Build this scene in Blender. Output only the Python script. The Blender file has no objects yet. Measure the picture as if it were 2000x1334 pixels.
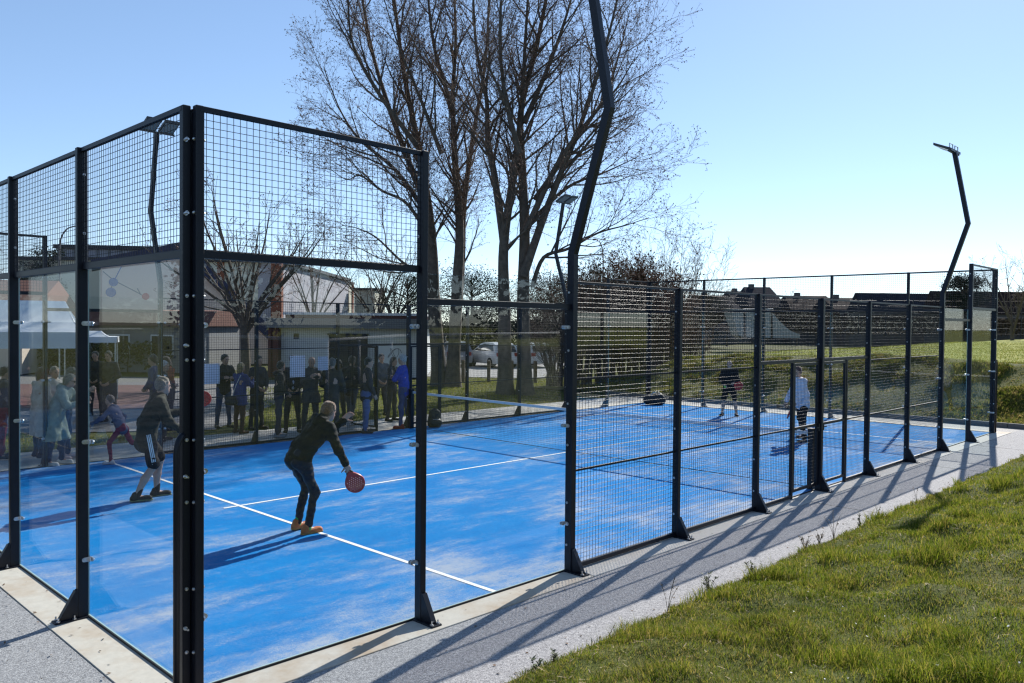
import bpy, math, random
import numpy as np
from mathutils import Vector, Matrix

R = math.radians
sc = bpy.context.scene
col = sc.collection

# ------------------------------------------------------------------ camera
CAM = np.array([-2.4631, -5.4822, 2.563])
YAW, PIT, ROLL, FPX = 0.7729, -0.0208, 0.0090, 1586.94   # FPX: focal length in pixels of the 2000 px wide photograph
FW = np.array([math.cos(PIT) * math.cos(YAW), math.cos(PIT) * math.sin(YAW), math.sin(PIT)])
_r = np.array([math.sin(YAW), -math.cos(YAW), 0.0]); _u = np.cross(_r, FW)
RT = math.cos(ROLL) * _r + math.sin(ROLL) * _u
UP = -math.sin(ROLL) * _r + math.cos(ROLL) * _u
cd = bpy.data.cameras.new('camera')
cam = bpy.data.objects.new('camera', cd); col.objects.link(cam)
cam.matrix_world = Matrix(((RT[0], UP[0], -FW[0], CAM[0]), (RT[1], UP[1], -FW[1], CAM[1]), (RT[2], UP[2], -FW[2], CAM[2]), (0, 0, 0, 1)))
cd.sensor_fit = 'HORIZONTAL'; cd.sensor_width = 36.0
cd.lens = FPX / 2000 * 36.0
cd.clip_start = 0.05; cd.clip_end = 3000
sc.camera = cam

# ------------------------------------------------------------------ light, sky, exposure
SUN_AZ, SUN_EL = R(14.0), R(35.5)      # azimuth from +X towards +Y
sd = np.array([math.cos(SUN_EL) * math.cos(SUN_AZ), math.cos(SUN_EL) * math.sin(SUN_AZ), math.sin(SUN_EL)])
sun_d = bpy.data.lights.new('sun', 'SUN'); sun_d.energy = 3.9; sun_d.angle = R(0.53); sun_d.color = (1.0, 0.955, 0.89)
sun = bpy.data.objects.new('sun', sun_d); col.objects.link(sun)
sun.rotation_euler = Vector(sd).to_track_quat('Z', 'Y').to_euler()
sun.location = (60, 15, 50)
world = bpy.data.worlds.new('World'); sc.world = world
world.use_nodes = True
wn = world.node_tree; wn.nodes.clear()
w_out = wn.nodes.new('ShaderNodeOutputWorld'); w_bg = wn.nodes.new('ShaderNodeBackground'); w_sky = wn.nodes.new('ShaderNodeTexSky')
w_sky.sky_type = 'NISHITA'; w_sky.sun_disc = False
w_sky.sun_elevation = SUN_EL; w_sky.sun_rotation = R(90) - SUN_AZ
w_sky.altitude = 30; w_sky.air_density = 0.70; w_sky.dust_density = 0.07; w_sky.ozone_density = 3.0
w_bg.inputs['Strength'].default_value = 0.142
w_hs = wn.nodes.new('ShaderNodeHueSaturation'); w_hs.inputs['Saturation'].default_value = 1.08
w_gm = wn.nodes.new('ShaderNodeGamma'); w_gm.inputs['Gamma'].default_value = 0.75      # the whole sky evenly, for the photograph's soft tone curve
wn.links.new(w_sky.outputs[0], w_gm.inputs['Color']); wn.links.new(w_gm.outputs[0], w_hs.inputs['Color']); wn.links.new(w_hs.outputs[0], w_bg.inputs[0]); wn.links.new(w_bg.outputs[0], w_out.inputs[0])
vs = sc.view_settings
vs.view_transform = 'Standard'; vs.look = 'None'; vs.exposure = 1.0; vs.gamma = 1.0; vs.use_curve_mapping = False
cy = sc.cycles
cy.transparent_max_bounces = 40; cy.max_bounces = 8; cy.diffuse_bounces = 3; cy.glossy_bounces = 4
cy.use_denoising = True
cy.caustics_reflective = False; cy.caustics_refractive = False
cy.pixel_filter_type = 'BLACKMAN_HARRIS'; cy.filter_width = 1.3

# ------------------------------------------------------------------ helpers: pixel rays (design time) and meshes
def ray(px, py): return FW + RT * (px - 1000) / FPX - UP * (py - 667) / FPX
def at(px, py, dep): return CAM + ray(px, py) * dep
def gp(px, py, z=0.0):
    d = ray(px, py); return CAM + d * ((z - CAM[2]) / d[2])
def flat(px, dep):
    'ground point below the pixel column px at forward distance dep'
    p = CAM + (FW + RT * (px - 1000) / FPX) * dep
    return float(p[0]), float(p[1])
def zat(px, py, dep): return float(at(px, py, dep)[2])

def tag(o, label=None, cat=None, group=None, kind=None):
    if label: o['label'] = label
    if cat: o['category'] = cat
    if group: o['group'] = group
    if kind: o['kind'] = kind
    return o
def empty(name, loc=(0, 0, 0), rz=0.0, label=None, cat=None, group=None):
    o = bpy.data.objects.new(name, None); col.objects.link(o)
    o.empty_display_size = 0.2
    o.location = loc; o.rotation_euler = (0, 0, rz)
    return tag(o, label, cat, group)
def link(name, me, mats=None, parent=None):
    o = bpy.data.objects.new(name, me); col.objects.link(o)
    if mats is not None:
        for m in (mats if isinstance(mats, (list, tuple)) else [mats]):
            me.materials.append(m)
    if parent is not None: o.parent = parent
    return o
def share(name, src, parent, loc=(0, 0, 0), rz=0.0):
    o = src.copy(); o.name = name; col.objects.link(o); o.parent = parent
    o.location = loc; o.rotation_euler = (0, 0, rz)
    return o
def copy_tree(o, parent=None):
    c = o.copy(); col.objects.link(c)
    if parent is not None: c.parent = parent
    for ch in list(o.children): copy_tree(ch, c)
    return c

class MB:
    'collects polygons, then makes one mesh'
    def __init__(s): s.v = []; s.f = []; s.n = 0; s.mi = []; s.m = 0
    def add(s, v, f):
        s.v.append(np.asarray(v, float).reshape(-1, 3)); b = s.n
        for q in f: s.f.append([i + b for i in q]); s.mi.append(s.m)
        s.n += len(s.v[-1])
    def box(s, a, b):
        (x0, y0, z0), (x1, y1, z1) = a, b
        s.add([(x0, y0, z0), (x1, y0, z0), (x1, y1, z0), (x0, y1, z0), (x0, y0, z1), (x1, y0, z1), (x1, y1, z1), (x0, y1, z1)],
              [(0, 3, 2, 1), (4, 5, 6, 7), (0, 1, 5, 4), (1, 2, 6, 5), (2, 3, 7, 6), (3, 0, 4, 7)])
    def bbox(s, a, b, c=0.004):
        'box with chamfered vertical/long edges'
        (x0, y0, z0), (x1, y1, z1) = a, b
        ring = lambda z, k: [(x0 + c + k, y0 + k, z), (x1 - c - k, y0 + k, z), (x1 - k, y0 + c + k, z), (x1 - k, y1 - c - k, z), (x1 - c - k, y1 - k, z), (x0 + c + k, y1 - k, z), (x0 + k, y1 - c - k, z), (x0 + k, y0 + c + k, z)]
        v = ring(z0, 0) + ring(z1 - c, 0) + ring(z1, c * 0.7)
        f = [tuple(range(7, -1, -1)), tuple(range(16, 24))]
        for l in (0, 8):
            for i in range(8):
                j = (i + 1) % 8; f.append((l + i, l + j, l + 8 + j, l + 8 + i))
        s.add(v, f)
    def prism(s, poly, d):
        'polygon (list of 3d points) extruded by vector d'
        p = np.asarray(poly, float); n = len(p); d = np.asarray(d, float)
        s.add(np.vstack([p, p + d]), [tuple(range(n - 1, -1, -1)), tuple(range(n, 2 * n))] + [(i, (i + 1) % n, n + (i + 1) % n, n + i) for i in range(n)])
    def bar(s, a, b, w, h, up=(0, 0, 1)):
        a = np.asarray(a, float); b = np.asarray(b, float); d = b - a; d /= np.linalg.norm(d)
        up = np.asarray(up, float)
        x = np.cross(d, up); x /= np.linalg.norm(x); y = np.cross(x, d)
        o = [x * w / 2 * i + y * h / 2 * j for i, j in ((-1, -1), (1, -1), (1, 1), (-1, 1))]
        s.add([a + k for k in o] + [b + k for k in o], [(0, 1, 2, 3), (7, 6, 5, 4)] + [(i, i + 4, (i + 1) % 4 + 4, (i + 1) % 4) for i in range(4)])
    def path(s, pts, w, h, up=(0, 1, 0)):
        'square tube along a polyline lying in the plane normal to up, with mitred joints'
        P = [np.asarray(p, float) for p in pts]; up = np.asarray(up, float); n = len(P); V = []
        for i in range(n):
            d0 = P[i] - P[i - 1] if i else P[1] - P[0]; d1 = P[i + 1] - P[i] if i < n - 1 else P[i] - P[i - 1]
            d0 = d0 / np.linalg.norm(d0); d1 = d1 / np.linalg.norm(d1)
            t = d0 + d1; t /= np.linalg.norm(t); x = np.cross(t, up); x /= np.linalg.norm(x)
            k = 1 / max(0.4, np.dot(np.cross(d0, up), x))
            V += [P[i] + x * w / 2 * k * a + up * h / 2 * b for a, b in ((-1, -1), (1, -1), (1, 1), (-1, 1))]
        f = [(0, 1, 2, 3), tuple(4 * (n - 1) + i for i in (3, 2, 1, 0))]
        for k in range(n - 1):
            f += [(4 * k + i, 4 * k + 4 + i, 4 * k + 4 + (i + 1) % 4, 4 * k + (i + 1) % 4) for i in range(4)]
        s.add(V, f)
    def cyl(s, a, b, r, n=8, r2=None):
        a = np.asarray(a, float); b = np.asarray(b, float); s.tube([a, b], [r, r if r2 is None else r2], n)
    def tube(s, pts, rad, n=6, cap=True):
        P = np.asarray(pts, float); m = len(P)
        if np.isscalar(rad): rad = [rad] * m
        V, F = tube_batch(P[None], np.asarray(rad, float)[None], n)
        f = [tuple(q) for q in F]
        if cap: f += [tuple(range(n - 1, -1, -1)), tuple((m - 1) * n + i for i in range(n))]
        s.add(V, f)
    def ball(s, c, r, nu=8, nv=6):
        c = np.asarray(c, float); r = np.asarray(r, float) * np.ones(3)
        v = [(0, 0, 1)]
        for i in range(1, nv):
            t = math.pi * i / nv
            v += [(math.sin(t) * math.cos(2 * math.pi * j / nu), math.sin(t) * math.sin(2 * math.pi * j / nu), math.cos(t)) for j in range(nu)]
        v.append((0, 0, -1)); f = []
        for j in range(nu): f.append((0, 1 + j, 1 + (j + 1) % nu))
        for i in range(nv - 2):
            for j in range(nu):
                a = 1 + i * nu; f.append((a + j, a + nu + j, a + nu + (j + 1) % nu, a + (j + 1) % nu))
        e = len(v) - 1; a = 1 + (nv - 2) * nu
        for j in range(nu): f.append((e, a + (j + 1) % nu, a + j))
        s.add(np.array(v) * r + c, f)
    def build(s, name, mats, parent=None, smooth=False):
        me = bpy.data.meshes.new(name)
        V = np.vstack(s.v)
        me.from_pydata(V.tolist(), [], s.f)
        if smooth: me.polygons.foreach_set('use_smooth', [True] * len(me.polygons))
        if s.m or any(s.mi): me.polygons.foreach_set('material_index', s.mi)
        me.update()
        return link(name, me, mats, parent)

def tube_batch(P, rad, n):
    'P (N,M,3) polylines, rad (N,M) -> vertices, quads of open tubes'
    P = np.asarray(P, float); N, M, _ = P.shape
    T = np.empty_like(P); T[:, 1:-1] = P[:, 2:] - P[:, :-2]; T[:, 0] = P[:, 1] - P[:, 0]; T[:, -1] = P[:, -1] - P[:, -2]
    T /= np.linalg.norm(T, axis=2, keepdims=True) + 1e-9
    ref = np.where(np.abs(T[:, :1, 2:3]) > 0.9, np.array([1.0, 0, 0]), np.array([0, 0, 1.0]))
    ref = np.broadcast_to(ref, P.shape)
    X = np.cross(T, ref); X /= np.linalg.norm(X, axis=2, keepdims=True) + 1e-9
    Y = np.cross(T, X)
    a = 2 * np.pi * np.arange(n) / n
    V = P[:, :, None] + rad[:, :, None, None] * (X[:, :, None] * np.cos(a)[:, None] + Y[:, :, None] * np.sin(a)[:, None])
    idx = np.arange(N * M * n).reshape(N, M, n)
    A = idx[:, :-1]; B = idx[:, 1:]
    F = np.stack([A, np.roll(A, -1, 2), np.roll(B, -1, 2), B], -1).reshape(-1, 4)
    return V.reshape(-1, 3), F
def mesh_np(name, V, F, smooth=False, quads=True):
    'fast mesh from arrays; F is (K,3) or (K,4)'
    me = bpy.data.meshes.new(name); V = np.ascontiguousarray(V, np.float32); F = np.ascontiguousarray(F, np.int32)
    k = F.shape[1]
    me.vertices.add(len(V)); me.vertices.foreach_set('co', V.ravel())
    me.loops.add(F.size); me.loops.foreach_set('vertex_index', F.ravel())
    me.polygons.add(len(F)); me.polygons.foreach_set('loop_start', np.arange(0, F.size, k, dtype=np.int32))
    if smooth: me.polygons.foreach_set('use_smooth', np.ones(len(F), bool))
    me.update(calc_edges=True); me.validate()
    return me
def join_np(parts):
    V = []; F = []; b = 0
    for v, f in parts:
        V.append(v); F.append(np.asarray(f) + b); b += len(v)
    return np.vstack(V), np.vstack(F)

# ------------------------------------------------------------------ materials
def mat(name, c, rough=0.6, metal=0.0, var=0.0, scale=8.0, bump=0.0, bscale=60.0, spec=0.5, c2=None, island=0.0):
    m = bpy.data.materials.new(name); m.use_nodes = True
    nt = m.node_tree; b = nt.nodes['Principled BSDF']
    b.inputs['Base Color'].default_value = (*c, 1); b.inputs['Roughness'].default_value = rough; b.inputs['Metallic'].default_value = metal
    b.inputs['Specular IOR Level'].default_value = spec
    tc = nt.nodes.new('ShaderNodeTexCoord')
    if var or c2 is not None or island:
        n = nt.nodes.new('ShaderNodeTexNoise'); n.inputs['Scale'].default_value = scale; n.inputs['Detail'].default_value = 5
        nt.links.new(tc.outputs['Object'], n.inputs['Vector'])
        rmp = nt.nodes.new('ShaderNodeValToRGB')
        ca = tuple(max(0, x * (1 - var)) for x in c); cb = c2 if c2 is not None else tuple(min(1, x * (1 + var)) for x in c)
        rmp.color_ramp.elements[0].position = 0.3; rmp.color_ramp.elements[1].position = 0.7
        rmp.color_ramp.elements[0].color = (*ca, 1); rmp.color_ramp.elements[1].color = (*cb, 1)
        fac = n.outputs['Fac']
        if island:
            g = nt.nodes.new('ShaderNodeNewGeometry'); mx = nt.nodes.new('ShaderNodeMix')
            mx.inputs[0].default_value = island
            nt.links.new(n.outputs['Fac'], mx.inputs[2]); nt.links.new(g.outputs['Random Per Island'], mx.inputs[3]); fac = mx.outputs[0]
            rmp.color_ramp.elements[0].position = 0.15; rmp.color_ramp.elements[1].position = 0.85
        nt.links.new(fac, rmp.inputs[0]); nt.links.new(rmp.outputs[0], b.inputs['Base Color'])
    if bump:
        n2 = nt.nodes.new('ShaderNodeTexNoise'); n2.inputs['Scale'].default_value = bscale; n2.inputs['Detail'].default_value = 4
        nt.links.new(tc.outputs['Object'], n2.inputs['Vector'])
        bp = nt.nodes.new('ShaderNodeBump'); bp.inputs['Strength'].default_value = bump; bp.inputs['Distance'].default_value = 0.02
        nt.links.new(n2.outputs['Fac'], bp.inputs['Height']); nt.links.new(bp.outputs[0], b.inputs['Normal'])
    return m
def nodes(m): return m.node_tree.nodes, m.node_tree.links, m.node_tree.nodes['Principled BSDF']
def noise(nt, vec, scale, detail=4, rough=0.55, sx=None):
    n = nt.nodes.new('ShaderNodeTexNoise'); n.inputs['Scale'].default_value = scale; n.inputs['Detail'].default_value = detail; n.inputs['Roughness'].default_value = rough
    if sx is not None:
        mp = nt.nodes.new('ShaderNodeMapping'); mp.inputs['Scale'].default_value = sx[:3]
        if len(sx) > 3: mp.inputs['Rotation'].default_value = (0, 0, sx[3])
        nt.links.new(vec, mp.inputs[0]); vec = mp.outputs[0]
    nt.links.new(vec, n.inputs['Vector']); return n.outputs['Fac']
def ramp(nt, fac, stops):
    r = nt.nodes.new('ShaderNodeValToRGB'); cr = r.color_ramp
    while len(cr.elements) < len(stops): cr.elements.new(0.5)
    for e, (p, c) in zip(cr.elements, stops):
        e.position = p; e.color = (*c, 1) if len(c) == 3 else c
    nt.links.new(fac, r.inputs[0]); return r.outputs[0]
def math_n(nt, op, a, b=None, clamp=False):
    n = nt.nodes.new('ShaderNodeMath'); n.operation = op; n.use_clamp = clamp
    for i, x in enumerate((a, b)):
        if x is None: continue
        if isinstance(x, (int, float)): n.inputs[i].default_value = x
        else: nt.links.new(x, n.inputs[i])
    return n.outputs[0]
def mixc(nt, fac, a, b):
    n = nt.nodes.new('ShaderNodeMix'); n.data_type = 'RGBA'
    if isinstance(fac, (int, float)): n.inputs[0].default_value = fac
    else: nt.links.new(fac, n.inputs[0])
    for i, x in ((6, a), (7, b)):
        if isinstance(x, tuple): n.inputs[i].default_value = (*x, 1)
        else: nt.links.new(x, n.inputs[i])
    return n.outputs[2]
def bumpn(nt, h, strength, dist):
    b = nt.nodes.new('ShaderNodeBump'); b.inputs['Strength'].default_value = strength; b.inputs['Distance'].default_value = dist
    nt.links.new(h, b.inputs['Height']); return b.outputs[0]
def objco(nt): return nt.nodes.new('ShaderNodeTexCoord').outputs['Object']

M = {}
M['steel'] = mat('navy_black_steel', (0.0055, 0.0068, 0.0130), 0.45, var=0.2, scale=3, bump=0.05, bscale=250, spec=.35)
M['wire'] = mat('navy_black_wire', (0.006, 0.007, 0.012), 0.44, spec=0.5)
M['zinc'] = mat('zinc_plated_steel', (0.55, 0.56, 0.58), 0.3, 0.9, var=0.15, scale=40)
M['rubber'] = mat('black_rubber', (0.008, 0.008, 0.009), 0.7)

# toughened glass: clear, with Fresnel reflection
def glass():
    m = bpy.data.materials.new('toughened_glass'); m.use_nodes = True; nt = m.node_tree; nt.nodes.clear()
    o = nt.nodes.new('ShaderNodeOutputMaterial'); t = nt.nodes.new('ShaderNodeBsdfTransparent'); g = nt.nodes.new('ShaderNodeBsdfGlossy'); x = nt.nodes.new('ShaderNodeMixShader'); fr = nt.nodes.new('ShaderNodeFresnel')
    fr.inputs['IOR'].default_value = 1.52
    t.inputs[0].default_value = (0.945, 0.965, 0.965, 1); g.inputs['Roughness'].default_value = 0.0; g.inputs[0].default_value = (1, 1, 1, 1)
    ge = nt.nodes.new('ShaderNodeNewGeometry')          # the same reflectance whichever side the face is met from
    nt.links.new(math_n(nt, 'ADD', math_n(nt, 'MULTIPLY', ge.outputs['Backfacing'], 1 / 1.42 - 1.42), 1.42), fr.inputs['IOR'])
    nt.links.new(math_n(nt, 'MINIMUM', fr.outputs[0], 0.08), x.inputs[0])   # reflectance capped so grazing panes mirror less and pass more sun
    nt.links.new(t.outputs[0], x.inputs[1]); nt.links.new(g.outputs[0], x.inputs[2]); nt.links.new(x.outputs[0], o.inputs[0])
    return m
M['glass'] = glass()
M['glass_edge'] = mat('ground_glass_edge', (0.42, 0.56, 0.52), 0.25)
# ================================================================== COURT
L, W = 20.2, 10.22
H4, H3 = 4.04, 3.02

# ---- turf material: blue carpet with drifts of silica sand
def turf_mat():
    m = mat('blue_turf_with_sand', (0.02, 0.15, 0.55), 0.9, spec=0.08); N, K, b = nodes(m); nt = m.node_tree
    co = objco(nt)
    big = noise(nt, co, 0.55, 5, 0.6, (0.75, 1.35, 1, R(-38)))
    mid = noise(nt, co, 2.3, 6, 0.65, (0.55, 1.5, 1, R(-30)))
    fine = noise(nt, co, 34, 4, 0.8)
    grain = noise(nt, co, 120, 3, 0.85)
    blot = noise(nt, co, 9, 4, 0.7)
    s = math_n(nt, 'ADD', math_n(nt, 'MULTIPLY', big, 0.62), math_n(nt, 'MULTIPLY', mid, 0.38))
    s = math_n(nt, 'ADD', s, math_n(nt, 'ADD', math_n(nt, 'MULTIPLY', math_n(nt, 'SUBTRACT', fine, 0.5), 0.22), math_n(nt, 'MULTIPLY', math_n(nt, 'SUBTRACT', blot, 0.5), 0.14)))
    s = math_n(nt, 'ADD', s, math_n(nt, 'MULTIPLY', math_n(nt, 'SUBTRACT', grain, 0.5), 0.42))
    sx_ = nt.nodes.new('ShaderNodeSeparateXYZ'); K.new(co, sx_.inputs[0])     # sand gathers against the glass
    for ax, w_ in ((0, 1.3), (1, 1.7)):
        e_ = math_n(nt, 'SUBTRACT', 1.0, math_n(nt, 'DIVIDE', sx_.outputs[ax], w_), True)
        s = math_n(nt, 'ADD', s, math_n(nt, 'MULTIPLY', math_n(nt, 'POWER', e_, 1.6), 0.065))
    base = mixc(nt, math_n(nt, 'ADD', math_n(nt, 'MULTIPLY', noise(nt, co, 7, 4), .45), math_n(nt, 'MULTIPLY', noise(nt, co, .8, 4, .6, (.6, 1.5, 1, R(-35))), .55)), (0.001, 0.110, 0.37), (0.004, 0.245, 0.58))
    sand = ramp(nt, s, [(0.49, (0, 0, 0)), (0.57, (0.25, 0.25, 0.25)), (0.66, (0.88, 0.88, 0.88))])
    c = mixc(nt, sand, base, (0.36, 0.40, 0.46))
    K.new(c, b.inputs['Base Color'])
    h = math_n(nt, 'ADD', math_n(nt, 'MULTIPLY', grain, 0.6), math_n(nt, 'MULTIPLY', fine, 0.6))
    K.new(bumpn(nt, h, 0.55, 0.008), b.inputs['Normal'])
    return m
M['turf'] = turf_mat()
M['line'] = mat('white_turf_line', (0.80, 0.80, 0.78), 0.85, var=0.12, scale=30, bump=0.3, bscale=200)

def concrete_mat(name, c, stain=(0.36, 0.23, 0.12), amt=0.6, ribs=False):
    m = mat(name, c, 0.85, spec=0.3); N, K, b = nodes(m); nt = m.node_tree; co = objco(nt)
    n1 = noise(nt, co, 1.3, 6, 0.6); n2 = noise(nt, co, 14, 5, 0.6); n3 = noise(nt, co, 120, 3)
    k = mixc(nt, n2, tuple(x * 0.82 for x in c), tuple(min(1, x * 1.12) for x in c))
    st = ramp(nt, noise(nt, co, 1.1, 7, 0.68), [(0.45, (0, 0, 0)), (0.68, (amt, amt, amt))])
    k = mixc(nt, st, k, stain)
    sp = ramp(nt, noise(nt, co, 22, 2), [(0.70, (0, 0, 0)), (0.76, (0.7, 0.7, 0.7))])
    k = mixc(nt, math_n(nt, 'MULTIPLY', sp, 0.5), k, (0.09, 0.06, 0.04))
    K.new(k, b.inputs['Base Color'])
    h = math_n(nt, 'ADD', math_n(nt, 'MULTIPLY', n3, 0.4), math_n(nt, 'MULTIPLY', n2, 0.5))
    K.new(bumpn(nt, h, 0.35, 0.004), b.inputs['Normal'])
    return m
M['concrete'] = concrete_mat('pale_concrete', (0.54, 0.50, 0.43))
M['concrete_b'] = concrete_mat('brushed_concrete', (0.50, 0.48, 0.44), amt=0.2)
def asphalt_mat(name, c, c2):
    m = mat(name, c, 0.9, spec=0.3); N, K, b = nodes(m); nt = m.node_tree; co = objco(nt)
    g = noise(nt, co, 110, 2, 0.8); g2 = noise(nt, co, 48, 3, 0.75); l = noise(nt, co, 0.9, 5)
    k = ramp(nt, math_n(nt, 'ADD', math_n(nt, 'MULTIPLY', g, 0.6), math_n(nt, 'MULTIPLY', g2, 0.4)), [(0.36, tuple(x * 0.35 for x in c)), (0.5, c), (0.62, c2)])
    k = mixc(nt, math_n(nt, 'MULTIPLY', l, 0.3), k, tuple(x * 0.8 for x in c))
    K.new(k, b.inputs['Base Color']); K.new(bumpn(nt, math_n(nt, 'ADD', g, g2), 0.7, 0.006), b.inputs['Normal'])
    return m
M['path'] = asphalt_mat('grey_porous_surfacing', (0.285, 0.28, 0.285), (0.54, 0.53, 0.52))
M['path_far'] = asphalt_mat('pale_surfacing', (0.40, 0.38, 0.35), (0.52, 0.5, 0.47))

def sheet(name, pts, z, m, kind='structure', label=None):
    mb = MB(); mb.add([(x, y, z) for x, y in pts], [tuple(range(len(pts)))])
    o = mb.build(name, m)
    return tag(o, label, None, None, kind)
def rect(x0, y0, x1, y1): return [(x0, y0), (x1, y0), (x1, y1), (x0, y1)]

court = sheet('court_surface', rect(0, 0, L, W), 0.0, M['turf'], label='blue artificial turf court floor with drifts of pale sand')
def line(x0, y0, x1, y1):
    mb = MB(); mb.add([(x0, y0, .004), (x1, y0, .004), (x1, y1, .004), (x0, y1, .004)], [(0, 1, 2, 3)])
    return mb.build('white_line', M['line'], court)
SX = 2.977
line(SX - .027, 0.01, SX + .027, W - .01); line(L - SX - .027, 0.01, L - SX + .027, W - .01)
line(SX - .23, W / 2 - .025, SX - .028, W / 2 + .025); line(SX + .028, W / 2 - .025, L - SX - .028, W / 2 + .025); line(L - SX + .028, W / 2 - .025, L - SX + .23, W / 2 + .025)
# seams of the turf rolls
M['seam'] = mat('turf_seam', (0.01, 0.07, 0.26), 0.9)

# plinth: a ring of cast slabs with recessed joints, and the porous path round it
plinth = empty('concrete_plinth'); plinth['kind'] = 'structure'; plinth['label'] = 'pale concrete kerb slab carrying the court posts'
PW = 0.33; G = 0.006
def slab(x0, y0, x1, y1, m=None):
    mb = MB(); mb.bbox((x0 + G, y0 + G, -0.25), (x1 - G, y1 - G, -0.004), 0.004); mb.build('slab', m or M['concrete'], plinth)
cuts = [0, 4.06, 9.05, 14.1, 20.2]
for a, b in zip(cuts[:-1], cuts[1:]):
    slab(a, -PW, b, 0, M['concrete_b'] if a > 4 else M['concrete']); slab(a, W, b, W + PW + .12)
slab(-PW, -PW, 0, 5.2); slab(-PW, 5.2, 0, W + PW)
slab(L, -PW, L + PW + .1, 5.2); slab(L, 5.2, L + PW + .1, W + PW + .1)
mb = MB()
for x0, y0, x1, y1 in ((0, -.012, L, .0), (0, W, L, W + .012), (-.012, 0, 0, W), (L, 0, L + .012, W)):
    mb.box((x0, y0, -.02), (x1, y1, .012))
tag(mb.build('turf_edge_strip', M['rubber'], court), 'black edging strip round the turf')

path = sheet('path', rect(-1.5, -1.43, L + 1.42, -PW), -0.012, M['path'], label='grey porous path along the side of the court')
sheet('path', rect(-1.5, -PW, -PW, W + 2.1), -0.012, M['path'], label='grey porous path behind the near end of the court')
sheet('path', rect(L + PW + .1, -PW, L + 1.42, W + 2.1), -0.012, M['path_far'], label='pale path behind the far end of the court')
sheet('path', rect(-PW, W + PW + .12, L + PW + .1, W + 2.1), -0.012, M['path_far'], label='pale path along the far side of the court')
# expansion joints in the path
mb = MB()
for x in (9.15, 13.9, 17.5): mb.box((x, -1.43, -.02), (x + .012, -PW - .01, -.0095))
mb.build('path_joint', M['rubber'], path)
kerb = empty('kerb'); kerb['kind'] = 'structure'; kerb['label'] = 'dark grey kerb at the foot of the far bank'
M['kerb'] = concrete_mat('weathered_kerb', (0.13, 0.13, 0.13), (0.2, 0.17, 0.12), 0.3)
y = -4.0
while y < W + 2.2:
    mb = MB(); mb.bbox((L + 1.43, y + .004, -.2), (L + 1.53, y + .996, .115), .01); mb.build('kerb_stone', M['kerb'], kerb); y += 1.0

# ------------------------------------------------------------------ enclosure
def make_wires(u0, u1, z0, z1, step=0.05, r=0.0023, v=0.045):
    nu = max(1, round((u1 - u0) / step)); nz = max(1, round((z1 - z0) / step))
    us = np.linspace(u0, u1, nu + 1); zs = np.linspace(z0, z1, nz + 1)
    A = np.stack([np.stack([us, np.full_like(us, v + r), np.full_like(us, z0)], 1), np.stack([us, np.full_like(us, v + r), np.full_like(us, z1)], 1)], 1)
    B = np.stack([np.stack([np.full_like(zs, u0), np.full_like(zs, v - r), zs], 1), np.stack([np.full_like(zs, u1), np.full_like(zs, v - r), zs], 1)], 1)
    return join_np([tube_batch(A, np.full(A.shape[:2], r), 6), tube_batch(B, np.full(B.shape[:2], r), 6)])
_wire = {}
def wires(parent, u0, u1, z0, z1):
    key = (round(u1 - u0, 3), round(z0, 3), round(z1, 3))
    if key not in _wire:
        o = link('wire_mesh', mesh_np('wire_mesh', *make_wires(0, u1 - u0, z0, z1), smooth=True), M['wire'], parent); _wire[key] = o
        o.location = (u0, 0, 0); return o
    return share('wire_mesh', _wire[key], parent, (u0, 0, 0))
_bar = {}
def rail(parent, u0, u1, z, h=0.03, d=0.03, v=0.045, name='rail'):
    key = (name, round(u1 - u0, 3), h, d, v)
    if key not in _bar:
        mb = MB(); mb.bbox((0, v - d / 2, -h / 2), (u1 - u0, v + d / 2, h / 2), 0.003); _bar[key] = mb.build(name, M['steel'], parent)
        _bar[key].location = (u0, 0, z); return _bar[key]
    return share(name, _bar[key], parent, (u0, 0, z))
_pane = {}
def pane(parent, u0, u1, z1):
    key = (round(u1 - u0, 3), z1)
    if key not in _pane:
        mb = MB(); mb.box((0, -.012, .012), (u1 - u0, 0, z1)); mb.mi = [1, 1, 0, 1, 0, 1]; mb.m = 1
        _pane[key] = mb.build('glass_pane', [M['glass'], M['glass_edge']], parent); _pane[key].location = (u0, 0, 0); return _pane[key]
    return share('glass_pane', _pane[key], parent, (u0, 0, 0))
PWID, PDEP = 0.06, 0.088
_post = {}
def bolt_proto():
    mb = MB(); mb.cyl((0, 0, 0), (-.008, 0, 0), .0125, 10); mb.ball((-.009, 0, 0), (.006, .009, .009), 8, 5)
    return mb
def clamp_proto(side):
    'stadium-shaped zinc plate bolting the glass to the post; side = -1 or 1 along u'
    mb = MB(); pts = []
    for i in range(7): a = math.pi / 2 + math.pi * i / 6; pts.append((0, math.cos(a) * .019 - .014, math.sin(a) * .019))
    for i in range(7): a = -math.pi / 2 + math.pi * i / 6; pts.append((0, math.cos(a) * .019 + .040, math.sin(a) * .019))
    mb.prism([(0, p[1], p[2]) for p in pts], (side * .006, 0, 0))
    mb.cyl((side * .006, .040, 0), (side * .015, .040, 0), .011, 8); mb.cyl((side * .006, -.016, 0), (side * .012, -.016, 0), .009, 8)
    for v0, v1 in ((.001, .010), (-.013, -.024)): mb.cyl((side * .030, v0, 0), (side * .030, v1, 0), .019, 12)
    mb.ball((side * .030, -.026, 0), (.012, .009, .012), 8, 5)
    mb.box((min(side * .006, side * .03), .010, -.008), (max(side * .006, side * .03), .014, .008))
    return mb
_proto = {}
def sub(key, fn, name, m, parent, loc, rz=0.0):
    if key not in _proto:
        o = fn().build(name, m, parent, smooth=False); o.location = loc; o.rotation_euler = (0, 0, rz); _proto[key] = o; return o
    return share(name, _proto[key], parent, loc, rz)
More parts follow.
